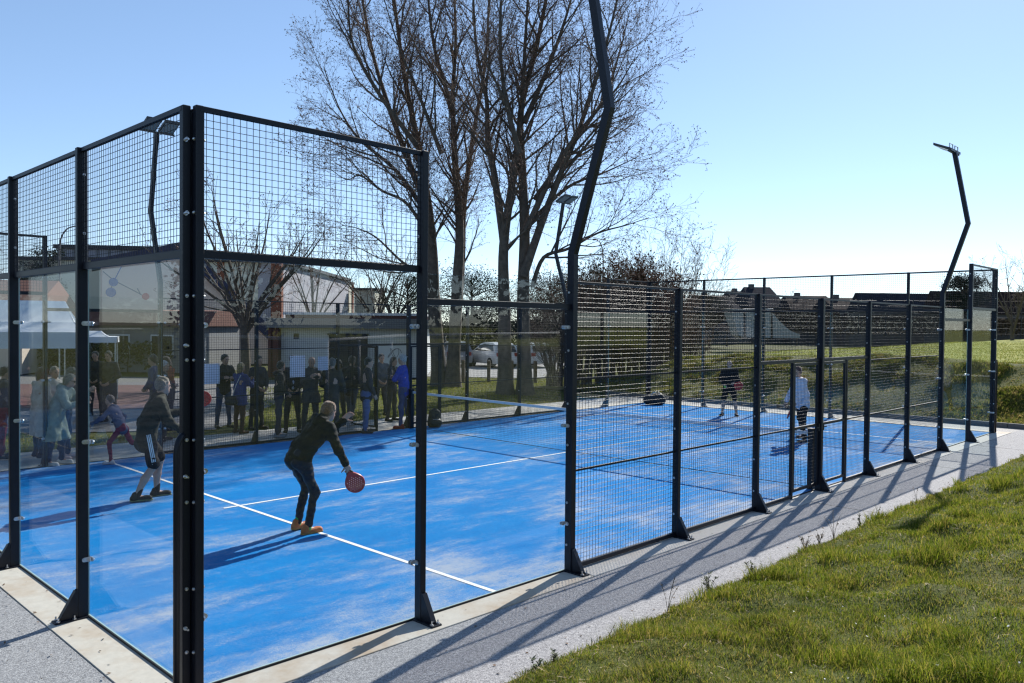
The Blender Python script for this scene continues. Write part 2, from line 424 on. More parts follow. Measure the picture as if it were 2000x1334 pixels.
def foot_mb():
    mb = MB(); mb.bbox((-.055, -.0, -.004), (.055, .275, .010), .004)
    mb.prism([(-.025, PDEP, .0101), (-.025, .235, .0101), (-.025, .225, .03), (-.025, PDEP + .02, .235), (-.025, PDEP, .25)], (.006, 0, 0))
    mb.prism([(.019, PDEP, .0101), (.019, .235, .0101), (.019, .225, .03), (.019, PDEP + .02, .235), (.019, PDEP, .25)], (.006, 0, 0))
    mb.bar((0, .232, .022), (0, PDEP + .016, .243), .05, .006, (0, 1, 1))
    return mb
def anchor_mb():
    mb = MB(); mb.cyl((0, 0, 0), (0, 0, .008), .017, 6); mb.cyl((0, 0, .008), (0, 0, .032), .007, 8)
    return mb
def post(parent, u, h, clamps=(0, 0), bolts=True, foot=True, wid=PWID, dep=PDEP):
    key = (h, wid, dep)
    mb = None
    if key not in _post:
        mb = MB(); mb.bbox((-wid / 2, 0.003, 0.0101 if foot else -.003), (wid / 2, dep, h), .005)
        _post[key] = mb.build('post', M['steel'], parent); p = _post[key]; p.location = (u, 0, 0)
    else: p = share('post', _post[key], parent, (u, 0, 0))
    if foot:
        sub('foot', foot_mb, 'base_plate', M['steel'], p, (0, 0, 0))
        sub('anchor', anchor_mb, 'anchor_bolt', M['zinc'], p, (-.034, .245, .010)); sub('anchor', anchor_mb, 'anchor_bolt', M['zinc'], p, (.034, .245, .010)); sub('anchor', anchor_mb, 'anchor_bolt', M['zinc'], p, (-.042, .12, .010))
    for s, c in zip((-1, 1), clamps):
        if c:
            for z in (0.5, 1.52, 2.54):
                sub(('clamp', s), lambda: clamp_proto(s), 'glass_clamp', M['zinc'], p, (s * wid / 2 + s * .001, 0, z))
    if bolts:
        zs = [3.31, 3.81] if h > 3.5 and any(clamps) else []
        if not all(clamps): zs += [0.28, 0.72, 1.32, 1.75, 2.3, 2.74]
        for z in zs:
            sub('bolt', bolt_proto, 'bolt', M['zinc'], p, (-wid / 2, .035, z)); sub('bolt', bolt_proto, 'bolt', M['zinc'], p, (wid / 2, .035, z), math.pi)
    return p
parent_len = 0.0
def span(parent, a, b, kind):
    u0, u1 = a + PWID / 2, b - PWID / 2
    if kind in ('tall', 'end'):
        pane(parent, a + (.034 if a < .1 else .006), b - (.034 if abs(b - parent_len) < .1 else .006), 3.0)
        rail(parent, u0, u1, 3.03, .055, .04, .03, 'frame_rail'); rail(parent, u0, u1, H4 - .02, .035, .035, .045)
        wires(parent, u0 + .002, u1 - .002, 3.06, 4.0)
    elif kind == 'glass':
        pane(parent, a + .006, b - .12, 3.0) if False else pane(parent, a + .006, b - .006, 3.0)
        rail(parent, u0, u1, 2.755, .055, .05, .035, 'frame_rail')
    elif kind == 'mesh':
        rail(parent, u0, u1, .035, .045, .04); rail(parent, u0, u1, 1.04, .022, .022, .035); rail(parent, u0, u1, 2.0, .022, .022, .035); rail(parent, u0, u1, H3 - .012, .025, .03)
        wires(parent, u0 + .002, u1 - .002, .05, 3.0)

def corner_shade_strip(parent, u):  # added dark strip stands in for the shade between the corner posts
    mb = MB(); mb.box((u - .03, -.03, .02), (u + .03, -.004, H4 - .02)); mb.build('corner_shade_strip', M['steel'], parent)
def court_wall(name, origin, rz, posts, spans, label, gates=()):
    w = empty(name, (*origin, 0), rz, label, 'court wall', 'walls of the padel court enclosure')
    for (u, h, cl, ft) in posts: post(w, u, h, cl, True, ft, dep=PDEP if ft else .06)
    for a, b, k in spans: span(w, a, b, k)
    return w

ys = [0, 2.044, 4.088, 6.132, 8.176, W]
def end_wall(name, origin, rz, label):
    P = [(.033, H4, (0, 1), False)] + [(y, H4, (1, 1), True) for y in ys[1:-1]] + [(W - .033, H4, (1, 0), False)]
    global parent_len
    S = [(ys[i], ys[i + 1], 'end') for i in range(5)]; parent_len = W
    w = court_wall(name, origin, rz, P, S, label); corner_shade_strip(w, .033); corner_shade_strip(w, W - .033)
    for u, s in ((0.0, 1), (W, -1)):
        for z in (.45, 1.5, 2.4, 3.3, 3.8):
            mb = MB(); mb.cyl((u - s * .001, .045, z), (u - s * .05, .045, z), .007, 8); mb.cyl((u, .045, z), (u - s * .012, .045, z), .014, 8); mb.build('tie_bolt', M['zinc'], w)
    return w
near_end = end_wall('glass_court_wall', (0, 0), R(90), 'glass end wall of the court nearest the camera, running off to the left')
far_end = end_wall('glass_court_wall', (L, W), R(-90), 'glass end wall at the far end of the court in front of the grass bank')

# side walls, in the far side's own coordinates u = X (the near one is the same turned round)
def side_wall(name, near, label):
    xs = [0.033, 2, 4, 6, 8, 10.05, 12, 14, 16, 18, L - .033]
    if near: org, rz = (L, 0), R(180)
    else: org, rz = (0, W), 0.0
    f = (lambda x: L - x) if near else (lambda x: x)
    fl = (lambda c: (c[1], c[0])) if near else (lambda c: c)
    w = empty(name, (*org, 0), rz, label, 'court wall', 'walls of the padel court enclosure')
    for x, h, cl, ft in ((xs[0], H4, (0, 1), False), (2, H4, (1, 1), True), (6, H3, (0, 0), True), (8, H3, (0, 0), True), (12, H3, (0, 0), True), (14, H3, (0, 0), True), (18, H4, (1, 1), True), (xs[-1], H4, (1, 0), False)):
        post(w, f(x), h, fl(cl), True, ft, dep=PDEP if ft else .06)
    post(w, f(10.05), H3, (0, 0), True, True, 0.075, 0.1)
    def sp(a, b, k):
        a, b = sorted((f(a), f(b))); span(w, a, b, k)
    global parent_len
    parent_len = L; corner_shade_strip(w, .033); corner_shade_strip(w, L - .033)
    sp(0, 2, 'tall'); sp(2, 4, 'glass'); sp(16, 18, 'glass'); sp(18, L, 'tall')
    for a, b in ((4, 6), (6, 8), (12, 14), (14, 16)): sp(a, b, 'mesh')
    # the two bays with the gates
    for a, b, g0, g1 in ((8, 10.05, 9.12, 10.0), (10.05, 12, 10.1, 11.05)):
        u0, u1 = sorted((f(a + .03), f(b - .03)))
        rail(w, u0, u1, H3 - .012, .025, .03); rail(w, u0, u1, 2.055, .045, .035)
        wires(w, u0 + .002, u1 - .002, 2.08, 3.0)
        s0, s1 = (a + .03, g0 - .045) if a == 8 else (g1 + .045, b - .03)
        s0, s1 = sorted((f(s0), f(s1)))
        rail(w, s0, s1, .035, .045, .04); rail(w, s0, s1, 1.04, .022, .022, .035); wires(w, s0 + .002, s1 - .002, .05, 2.03)
        j = f(g0 - .022 if a == 8 else g1 + .022)
        mb = MB(); mb.bbox((j - .022, .015, -.003), (j + .022, .065, 2.03), .004); mb.build('gate_post', M['steel'], w)
        opened = (not near) and a == 8
        gw = g1 - g0 - .02
        mb = MB()
        for q in ((0, 0), (gw - .04, 0)): mb.bbox((q[0], .02, .09), (q[0] + .04, .06, 2.02), .004)
        for z in (.09, 1.02, 1.98): mb.box((.04, .022, z), (gw - .04, .058, z + .04))
        lo, hi = sorted((f(g0 + .01), f(g1 - .01)))
        g = mb.build('gate', M['steel'], w); g['label'] = 'wire mesh gate standing open' if opened else 'closed wire mesh gate'
        if opened: g.location = (g0 + .01, .07, 0); g.rotation_euler = (0, 0, R(96))
        else: g.location = (lo, 0, 0)
        wm = link('wire_mesh', mesh_np('wire_mesh', *make_wires(.04, gw - .04, .13, 1.99, v=.04), smooth=True), M['wire'], g)
        mb = MB(); hx = gw - .02 if (a == 8) != near else .02
        mb.bar((hx, .062, 1.0), (hx, .085, 1.0), .03, .12); mb.bar((hx, .085, 1.0), (hx + (-.11 if hx > .3 else .11), .085, 1.0), .018, .018); mb.build('handle', M['rubber'], g)
    return w
near_side = side_wall('mesh_court_wall', True, 'long side wall of the court beside the grey path, wire mesh with glass ends')
far_side = side_wall('mesh_court_wall', False, 'long side wall on the far side of the court, in front of the spectators')

# corner posts are tied by bolts, and a bent tube guards each near corner
def corner_ties(parent, u):
    for z in (.45, 1.5, 2.4, 3.3, 3.8):
        mb = MB(); mb.cyl((u, .04, z), (u - .075, .04, z), .008, 8); mb.cyl((u - .005, .04, z), (u - .018, .04, z), .016, 8); mb.build('tie_bolt', M['zinc'], parent)
def hoop(x, y, rz, label):
    o = empty('bent_tube_rail', (x, y, 0), rz, label, 'rail', 'bent tube rails at the court corners')
    mb = MB()
    pts = [(0, 0, 0)] + [(0, 0, 1.66)] + [(.07 * (1 - math.cos(a)), 0, 1.66 + .13 * math.sin(a)) for a in np.linspace(.25, 1.45, 6)]
    mb.tube(pts, .021, 10); mb.build('tube', M['steel'], o, True)
    mb = MB(); mb.bbox((-.05, -.05, -.012), (.05, .05, -.002), .004); mb.build('foot', M['steel'], o)
hoop(-.125, -.045, R(25), 'dark bent tube rail standing against the corner post nearest the camera')
hoop(L + .17, -.03, R(180), 'dark bent tube rail beside the far right corner post of the court')

# ------------------------------------------------------------------ floodlight masts (each is also the post of its corner bay)
M['lamp_face'] = mat('led_lens', (0.30, 0.31, 0.30), 0.25, var=0.2, scale=60)
M['lamp_body'] = mat('lamp_housing', (0.03, 0.032, 0.036), 0.45)
def mast():
    o = empty('floodlight_mast')
    mb = MB(); mb.path([(0, .048, .0102), (0, .048, 3.3), (0, .50, 4.72), (0, .22, 6.2)], .085, .07, (1, 0, 0)); mb.build('mast', M['steel'], o)
    foot_mb().build('base_plate', M['steel'], o)
    for q in ((-.034, .245), (.034, .245), (-.042, .12)): sub('anchor', anchor_mb, 'anchor_bolt', M['zinc'], o, (*q, .010))
    for s in (-1, 1):
        for z in (.5, 1.52, 2.54):
            pass
    for z in (0.28, 0.72, 1.32, 1.75, 2.3, 2.9):
        sub('bolt', bolt_proto, 'bolt', M['zinc'], o, (-.035, .035, z)); sub('bolt', bolt_proto, 'bolt', M['zinc'], o, (.035, .035, z), math.pi)
    mb = MB(); mb.bar((-.33, .2, 6.2), (.33, .2, 6.2), .04, .03); mb.build('crossarm', M['lamp_body'], o)
    for s in (-1, 1):
        h = MB(); a = R(24)
        # housing tilted down towards the court
        def P(x, t, n): return (s * .17 + x, .20 - math.cos(a) * t - math.sin(a) * n * 0, 6.235 + math.sin(a) * t + n)
        h.prism([P(-.14, -.05, -.012), P(.14, -.05, -.012), P(.14, .33, -.012), P(-.14, .33, -.012)], (0, .0, .05))
        ho = h.build('floodlight', M['lamp_body'], o)
        f = MB(); f.prism([P(-.12, -.02, -.0165), P(.12, -.02, -.0165), P(.12, .30, -.0165), P(-.12, .30, -.0165)], (0, 0, .004)); f.build('lens', M['lamp_face'], ho)
        b = MB(); b.tube([P(-.1, .0, .04), P(-.1, -.0, .12), P(.1, .0, .12), P(.1, .0, .04)], .012, 6); b.build('bracket', M['zinc'], ho)
    return o
m0 = mast()
for i, (x, y, rz, lab) in enumerate(((4, 0, R(180), 'tall kinked navy floodlight mast in the foreground, its top cut off by the picture edge'),
                                     (16, 0, R(180), 'kinked floodlight mast standing alone against the sky at the right'),
                                     (4, W, 0, 'kinked floodlight mast seen through the mesh at the upper left'),
                                     (16, W, 0, 'small kinked floodlight mast in front of the bare trees'))):
    o = m0 if i == 0 else copy_tree(m0)
    o.location = (x, y, 0); o.rotation_euler = (0, 0, rz)
    tag(o, lab, 'floodlight', 'floodlight masts round the court')
    # glass clamps on the side where the glass bay meets the mast
    s = 1 if (x == 4) == (y == 0) else -1
    for z in (.5, 1.52, 2.54): sub(('clamp', s), lambda: clamp_proto(s), 'glass_clamp', M['zinc'], o, (s * .036, 0, z))

# ------------------------------------------------------------------ net
NX = 10.05
net = empty('court_net', (NX, 0, 0), 0, 'black padel net with a white top band stretched across the blue court', 'net')
def nz(y): return .885 + .03 * ((y - W / 2) / (W / 2)) ** 2
yy = np.arange(.16, W - .15, .042)
A = [np.array([(0, y, .035), (0, y, nz(y) - .05)]) for y in yy]
Vn, Fn = tube_batch(np.array(A), np.full((len(A), 2), .0016), 4)
B = []
for k in range(21):
    t = k / 20; ysn = np.linspace(.16, W - .16, 13)
    B.append(np.stack([np.zeros(13) + .002, ysn, .035 + (np.array([nz(q) for q in ysn]) - .085) * t], 1))
V2, F2 = tube_batch(np.array(B), np.full((21, 13), .0016), 4)
M['cord'] = mat('black_net_cord', (0.012, 0.012, 0.014), 0.8)
M['band'] = mat('white_net_band', (0.62, 0.62, 0.66), 0.8, var=0.08, scale=20)
link('netting', mesh_np('netting', *join_np([(Vn, Fn), (V2, F2)])), M['cord'], net)
mb = MB(); ysn = np.linspace(.13, W - .13, 25)
for a, b in zip(ysn[:-1], ysn[1:]):
    za, zb = nz(a), nz(b)
    mb.add([(-.007, a, za - .055), (.007, a, za - .055), (.007, a, za), (-.007, a, za), (-.007, b, zb - .055), (.007, b, zb - .055), (.007, b, zb), (-.007, b, zb)],
           [(0, 4, 5, 1), (1, 5, 6, 2), (2, 6, 7, 3), (3, 7, 4, 0)])
mb.build('top_band', M['band'], net)
mb = MB(); mb.tube([(0, .12, .034), (0, W / 2, .02), (0, W - .12, .034)], .006, 6); mb.build('bottom_cord', M['cord'], net)
for y in (.075, W - .075):
    mb = MB(); mb.bbox((-.05, y - .045, .001), (.05, y + .045, .95), .005); p = mb.build('net_post', M['steel'], net)
    mb = MB(); mb.bbox((-.065, y - .06, .95), (.065, y + .06, .965), .003); mb.build('cap', M['rubber'], p)
# ================================================================== TERRAIN
rng = np.random.default_rng(7)
def vnoise(x, y, s, seed=0):
    'smooth value noise'
    x = np.asarray(x) / s + 1000; y = np.asarray(y) / s + 1000
    xi = np.floor(x).astype(int); yi = np.floor(y).astype(int); fx = x - xi; fy = y - yi
    fx = fx * fx * (3 - 2 * fx); fy = fy * fy * (3 - 2 * fy)
    def h(a, b):
        n = (a * 374761393 + b * 668265263 + seed * 974634777) & 0x7fffffff
        n = ((n ^ (n >> 13)) * 1274126177) & 0x7fffffff
        return ((n ^ (n >> 16)) & 0xffff) / 65535.0
    return (h(xi, yi) * (1 - fx) + h(xi + 1, yi) * fx) * (1 - fy) + (h(xi, yi + 1) * (1 - fx) + h(xi + 1, yi + 1) * fx) * fy
def sstep(a, b, x):
    t = np.clip((x - a) / (b - a), 0, 1); return t * t * (3 - 2 * t)
FB = L + 1.53            # foot of the far bank
FIELD = 1.40
def far_z(x, y):
    d = np.asarray(x) - FB
    y = np.asarray(y)
    prof = sstep(0, 4.6, d) * 0.75 + np.clip(d / 4.6, 0, 1) * 0.25
    lump = (vnoise(x, y, 1.1, 3) - .5) * .34 + (vnoise(x, y, 0.45, 4) - .5) * .14
    z = FIELD * prof + lump * sstep(0, .7, d) * (1 - .85 * sstep(3.6, 5.2, d)) + .0055 * np.clip(d - 5, 0, 60) + (vnoise(x, y, 9, 5) - .5) * .14 * sstep(5, 9, d)
    z = z + .22 * np.exp(-((d - 4.6) / 1.0) ** 2) * np.exp(-((y - 4.2) / 2.2) ** 2)
    return z * (1 - sstep(11.5, 17, y)) + 0.02
def near_z(x, y):
    d = -1.43 - np.asarray(y)
    lump = (vnoise(x, y, .55, 11) - .5) * .15 + (vnoise(x, y, .26, 13) - .5) * .06 + (vnoise(x, y, 1.7, 12) - .5) * .16
    return -.01 + .9 * (1 - np.exp(-np.clip(d, 0, None) / 3.6)) * 1.05 + lump * sstep(.0, .5, d)
def grass_ground(name, c1, c2, c3):
    m = mat(name, c1, 0.95, spec=0.2); N, K, b = nodes(m); nt = m.node_tree; co = objco(nt)
    a = noise(nt, co, 1.1, 6, .65); f = noise(nt, co, 26, 4, .7); g = noise(nt, co, .12, 4)
    k = ramp(nt, math_n(nt, 'ADD', math_n(nt, 'MULTIPLY', a, .65), math_n(nt, 'MULTIPLY', f, .35)), [(.35, c1), (.5, c2), (.66, c3)])
    k = mixc(nt, math_n(nt, 'MULTIPLY', g, .5), k, c2)
    K.new(k, b.inputs['Base Color']); K.new(bumpn(nt, math_n(nt, 'ADD', f, a), .8, .05), b.inputs['Normal'])
    return m
M['soil_grass'] = grass_ground('turfy_soil', (0.040, 0.056, 0.009), (0.080, 0.095, 0.016), (0.14, 0.125, 0.035))
M['field'] = grass_ground('worn_playing_field', (0.17, 0.20, 0.026), (0.24, 0.25, 0.038), (0.30, 0.27, 0.06))
M['bank'] = grass_ground('rough_bank_soil', (0.048, 0.056, 0.012), (0.105, 0.108, 0.026), (0.17, 0.135, 0.045))
M['lawn'] = grass_ground('park_lawn', (0.050, 0.065, 0.015), (0.085, 0.088, 0.025), (0.13, 0.10, 0.045))
def grid_mesh(name, xs, ys, zf, m, label):
    X, Y = np.meshgrid(xs, ys, indexing='ij'); Z = zf(X, Y)
    V = np.stack([X, Y, Z], -1).reshape(-1, 3); ny = len(ys)
    i = np.arange(len(xs) - 1)[:, None] * ny + np.arange(ny - 1)[None]
    F = np.stack([i, i + ny, i + ny + 1, i + 1], -1).reshape(-1, 4)
    o = link(name, mesh_np(name, V, F, True), m); return tag(o, label, kind='structure')
grid_mesh('grass_verge', np.r_[-40, -25, np.arange(-14, -3, .5), np.arange(-3, 10, .08), np.arange(10, 21.8, .2), 21.85], np.r_[-40, -30, -22, -16, np.arange(-12, -7, .5), np.arange(-7, -1.5, .08), -1.432], near_z, M['soil_grass'], 'rough grass verge sloping up beside the grey path')
grid_mesh('grass_bank', np.r_[FB, np.arange(FB + .15, 29, .22)], np.r_[-40, -30, -20, np.arange(-14, 17.5, .25)], far_z, M['bank'], 'rough tufted grass bank behind the far end of the court')
grid_mesh('playing_field', np.r_[29 - .25, np.arange(29, 40, .8), np.arange(42, 130, 4), 200, 400], np.r_[-120, -60, -30, np.arange(-14, 17.5, 1)], far_z, M['field'], 'flat yellowish playing field on top of the bank')
sheet('yard', rect(-45, -1.43, -1.5, 30), -.016, asphalt_mat('added_dark_tarmac', (0.045, 0.046, 0.05), (0.085, 0.083, 0.08)), label='unseen dark tarmac added past the near end path to darken the glass reflection')  # unseen ground, added dark so the end panes mirror something dim
# flat ground to the horizon
sheet('ground', rect(-900, -900, 1600, 1600), -.06, M['lawn'], label='grassy ground reaching to the horizon')
M['carpark'] = asphalt_mat('dusty_car_park', (0.30, 0.29, 0.28), (0.40, 0.39, 0.37))
pk = [flat(560, 41), flat(1060, 39.5), flat(1110, 56), flat(560, 58)]
sheet('car_park', pk, -.035, M['carpark'], label='pale car park beyond the trees')
M['yard'] = asphalt_mat('yard_surfacing', (0.16, 0.15, 0.15), (0.25, 0.24, 0.23))
sheet('yard', [flat(-500, 17.5), flat(420, 19.6), flat(640, 36), flat(-700, 44)], -.04, M['yard'], label='dark tarmac yard behind the spectators')
M['redcourt'] = mat('red_court_surface', (0.11, 0.05, 0.042), 0.9, var=.2, scale=3)
sheet('red_court', [flat(40, 24), flat(330, 24), flat(345, 33), flat(30, 33)], -.030, M['redcourt'], label='small red hard court beyond the yard')

# ================================================================== BUILDINGS
def wall_mat(name, c, var=.08, bs=3.0, ribs=None, rough=.85):
    m = mat(name, c, rough); N, K, b = nodes(m); nt = m.node_tree; co = objco(nt)
    n = noise(nt, co, .9, 6, .6); n2 = noise(nt, co, 9, 4)
    k = mixc(nt, math_n(nt, 'ADD', math_n(nt, 'MULTIPLY', n, .6), math_n(nt, 'MULTIPLY', n2, .4)), tuple(x * (1 - var * 2) for x in c), tuple(min(1, x * (1 + var)) for x in c))
    K.new(k, b.inputs['Base Color']); K.new(bumpn(nt, n2, .2, .01), b.inputs['Normal']); return m
M['render'] = wall_mat('beige_render', (0.64, 0.52, 0.44))
M['white_wall'] = wall_mat('off_white_wall', (0.66, 0.67, 0.67))
M['navy_trim'] = mat('navy_roof_edge', (0.012, 0.017, 0.055), .5, var=.2, scale=2)
M['roof_dark'] = mat('dark_roof', (0.030, 0.030, 0.036), .8, var=.3, scale=1.5)
M['terracotta'] = wall_mat('terracotta', (0.15, 0.060, 0.040), .15)
M['fascia'] = wall_mat('grey_fascia', (0.20, 0.20, 0.205), .1)
M['darkdoor'] = mat('dark_door', (0.018, 0.018, 0.020), .5, var=.3, scale=5)
M['pane_dark'] = mat('dark_window', (0.02, 0.025, 0.03), .08)
M['clad_a'] = wall_mat('lilac_cladding', (0.33, 0.32, 0.36), .06)
M['clad_b'] = wall_mat('cream_cladding', (0.50, 0.48, 0.40), .06)
M['rust'] = wall_mat('rust_red_pilaster', (0.20, 0.065, 0.035), .15)
M['blue_paint'] = mat('blue_paint', (0.02, 0.07, 0.28), .6); M['red_paint'] = mat('red_paint', (0.42, 0.06, 0.07), .6); M['grey_paint'] = mat('grey_paint', (0.10, 0.10, 0.13), .6)

class Fr:
    'a building frame: origin on the ground, a = along the facade (picture right), b = away from the camera'
    def __init__(s, px, dep, turn=0.0):
        x, y = flat(px, dep); s.o = np.array([x, y, 0.0])
        f = np.array([FW[0], FW[1], 0]); f /= np.linalg.norm(f); r = np.array([f[1], -f[0], 0])
        c, q = math.cos(turn), math.sin(turn)
        s.a = r * c + f * q; s.b = f * c - r * q
        s.rz = math.atan2(s.a[1], s.a[0]); s.dep = dep
    def inv(s, p): d = np.asarray(p) - s.o; return float(d @ s.a), float(d @ s.b), float(d[2])
    def hit(s, px, py, b=0.0):
        'where the ray through a pixel meets the facade plane: (along, up)'
        d = ray(px, py); t = ((s.o - CAM) @ s.b + b) / (d @ s.b); p = CAM + d * t - s.o
        return float(p @ s.a), float(p[2])
    def root(s, name, label, cat, group=None): return empty(name, s.o.tolist(), s.rz, label, cat, group)

# ---- sports hall with the painted gable
F = Fr(197, 46, R(27)); hall = F.root('sports_hall', 'beige sports hall with painted blue and red dots and a navy sloping edge', 'building')
a0, z0 = F.hit(197, 517); a1, z1 = F.hit(347, 489); a2, z2 = F.hit(566, 752); z2 = 0
az, zz = F.hit(390, 556)
mb = MB(); mb.prism([(a0, 0, 0), (a2, 0, 0), (a1, 0, z1), (a0, 0, z0)], (0, 7, 0)); mb.build('wall', M['render'], hall)
mb = MB(); e = .45
mb.prism([(a0 - .5, -.35, z0 + .0), (a1 + .1, -.35, z1 + .03), (a1 + .1, -.35, z1 + e), (a0 - .5, -.35, z0 + .02 + e * .5)], (0, 7.7, 0))
mb.build('roof', M['navy_trim'], hall)
n = np.array([-(z2 - z1), a2 - a1]); n /= np.linalg.norm(n)
mb = MB(); w = .62
q0 = (a1, z1 + .02); q1 = (a2 + .2, -.05)
mb.prism([(q0[0], -.3, q0[1]), (q0[0] + n[0] * w, -.3, q0[1] + n[1] * w), (q1[0] + n[0] * w, -.3, q1[1] + n[1] * w), (q1[0], -.3, q1[1])], (0, .9, 0)); mb.build('sloping_edge', M['navy_trim'], hall)
def dot(px, py, r, m):
    c = F.hit(px, py); mb = MB(); mb.cyl((c[0], .0, c[1]), (c[0], -.015, c[1]), r, 20); mb.build('painted_dot', m, hall)
dot(221.5, 551, .24, M['blue_paint']); dot(216.5, 571, .27, M['blue_paint']); dot(284.5, 579, .2, M['red_paint'])
for p, q in (((201, 530), (220, 546)), ((229, 551), (266, 570)), ((237, 521), (224, 546)), ((219, 556), (216.5, 566)), ((268, 563), (274, 574)), ((266, 570), (280, 578))):
    A_, B_ = F.hit(*p), F.hit(*q); mb = MB(); mb.bar((A_[0], -.006, A_[1]), (B_[0], -.006, B_[1]), .05, .012, (0, 1, 0)); mb.build('painted_line', M['grey_paint'] if p[0] != 237 else M['blue_paint'], hall)
for px, py in ((431, 657), (575, 656)):
    if px < 500:
        c = F.hit(px, py); mb = MB(); mb.bbox((c[0] - .2, -.04, c[1] - .2), (c[0] + .2, .06, c[1] + .2), .01); v = mb.build('vent', M['darkdoor'], hall)
# lower wing in front of it with the terracotta roof edge
F2 = Fr(190, 41, R(-6)); lw = F2.root('changing_rooms', 'low dark changing room block under the painted gable, terracotta roof edge', 'building')
b0 = F2.hit(188, 606); b1 = F2.hit(352, 610); hz = b0[1]
mb = MB(); mb.box((b0[0] - 6, 0, 0), (b1[0] + 1.5, 3.4, hz - .75)); mb.build('wall', M['fascia'], lw)
mb = MB(); mb.prism([(b0[0] - 6.3, -.5, hz - .75), (b0[0] - 6.3, 3.6, hz - .75), (b0[0] - 6.3, 3.6, hz + .1), (b0[0] - 6.3, .4, hz)], (b1[0] - b0[0] + 8, 0, 0)); mb.build('roof', M['terracotta'], lw)
for k in range(4):
    x = b0[0] - 4 + k * 2.3; mb = MB(); mb.bbox((x, -.03, .9), (x + 1.2, .05, 1.9), .01); wd = mb.build('window', M['white_wall'], lw)
    mb = MB(); mb.box((x + .07, -.045, .97), (x + 1.13, -.034, 1.83)); mb.build('pane', M['pane_dark'], wd)
# cladded building further left
F3 = Fr(113, 75, R(8)); cb = F3.root('clad_building', 'plum grey clad building behind the white tent', 'building')
c0 = F3.hit(113, 485); c1 = F3.hit(245, 492)
mb = MB(); mb.box((c0[0], 0, 0), (c1[0] + 3, 14, c0[1])); mb.build('wall', M['clad_a'], cb)
mb = MB(); mb.box((c0[0] - .3, -.3, c0[1]), (c1[0] + 3.3, 14.3, c0[1] + .35)); mb.build('roof', M['roof_dark'], cb)
for k in range(9):
    x = c0[0] + .4 + k * (c1[0] + 2.2 - c0[0]) / 8; mb = MB(); mb.bar((x, -.05, c0[1] - 3), (x, -.05, c0[1] - .02), .14, .08, (0, 1, 0)); mb.build('panel_joint', M['fascia'], cb)
F3b = Fr(-30, 38, R(10)); rl = F3b.root('long_roofed_building', 'long low building with a brick red roof behind the white tent', 'building')
mb = MB(); mb.box((-9, 0, 0), (1.6, 7, 2.9)); mb.build('wall', M['render'], rl)
mb = MB(); mb.prism([(-9.4, -.5, 2.7), (-9.4, 7.5, 2.7), (-9.4, 3.5, 4.6)], (11.4, 0, 0)); mb.build('roof', M['terracotta'], rl)

# ---- gymnasium: two clad walls meeting at a rust-red pilaster
F4 = Fr(543, 70, R(0)); gym = F4.root('gymnasium', 'tall gymnasium clad in lilac and cream panels with rust red pilasters', 'building')
top = F4.hit(543, 513)[1]
xl = F4.hit(330, 520)[0]
mb = MB(); mb.box((xl, 0, 0), (0, 30, top)); mb.build('wall', M['clad_a'], gym)
# receding wall: far end at pixel 690, top 556
dep2 = (top - CAM[2]) / (ray(690, 556)[2])
pf = at(690, 556, dep2); fx, fy, _ = F4.inv(pf)
dirn = np.array([fx, fy]); ln = np.linalg.norm(dirn); dirn /= ln
wing = empty('wing', (0, 0, 0), math.atan2(dirn[1], dirn[0])); wing.parent = gym
mb = MB(); mb.box((0.05, .02, 0), (ln, 22, top)); mb.build('wall', M['clad_b'], wing)
mb = MB(); mb.box((-.1, -.14, top + .002), (ln + .2, 22.2, top + .3)); mb.build('roof', M['roof_dark'], wing)
k = 1.5
while k < ln - .5:
    mb = MB(); mb.box((k, -.03, 2), (k + .05, .018, top - .05)); mb.build('panel_joint', M['fascia'], wing); k += 2.6
for k in (ln * .42, ln * .5, ln * .8):
    mb = MB(); mb.cyl((k, -.12, 1), (k, -.12, top), .09, 8); mb.build('downpipe', M['grey_paint'], wing)
for x in (ln - .05,): 
    mb = MB(); mb.box((x - 1.1, -.12, 0), (x, .5, top - .02)); mb.build('pilaster', M['rust'], wing)
mb = MB(); mb.box((-.55, -.25, 0), (.35, .35, top - .02)); mb.build('pilaster', M['rust'], gym)
x = F4.hit(432, 560)[0]; mb = MB(); mb.box((x - .3, -.15, 0), (x + .3, .3, top - .02)); mb.build('pilaster', M['rust'], gym)
mb = MB(); mb.box((xl - .3, -.3, top + .002), (.36, 30, top + .3)); mb.build('roof', M['roof_dark'], gym)
k = xl + 1
while k < -.8:
    mb = MB(); mb.box((k, -.03, 3), (k + .05, .0, top - .05)); mb.build('panel_joint', M['fascia'], gym); k += 1.9
# its small cream annexe
F4c = Fr(702, 100, 0); an = F4c.root('annexe', 'small cream annexe at the right end of the gymnasium', 'building')
q0 = F4c.hit(692, 567); q1 = F4c.hit(716, 567)
mb = MB(); mb.box((q0[0], 0, 0), (q1[0] + 1, 8, q0[1])); mb.build('wall', M['clad_b'], an)
mb = MB(); mb.box((q0[0] - .2, -.2, q0[1]), (q1[0] + 1.2, 8.2, q0[1] + .3)); mb.build('roof', M['roof_dark'], an)

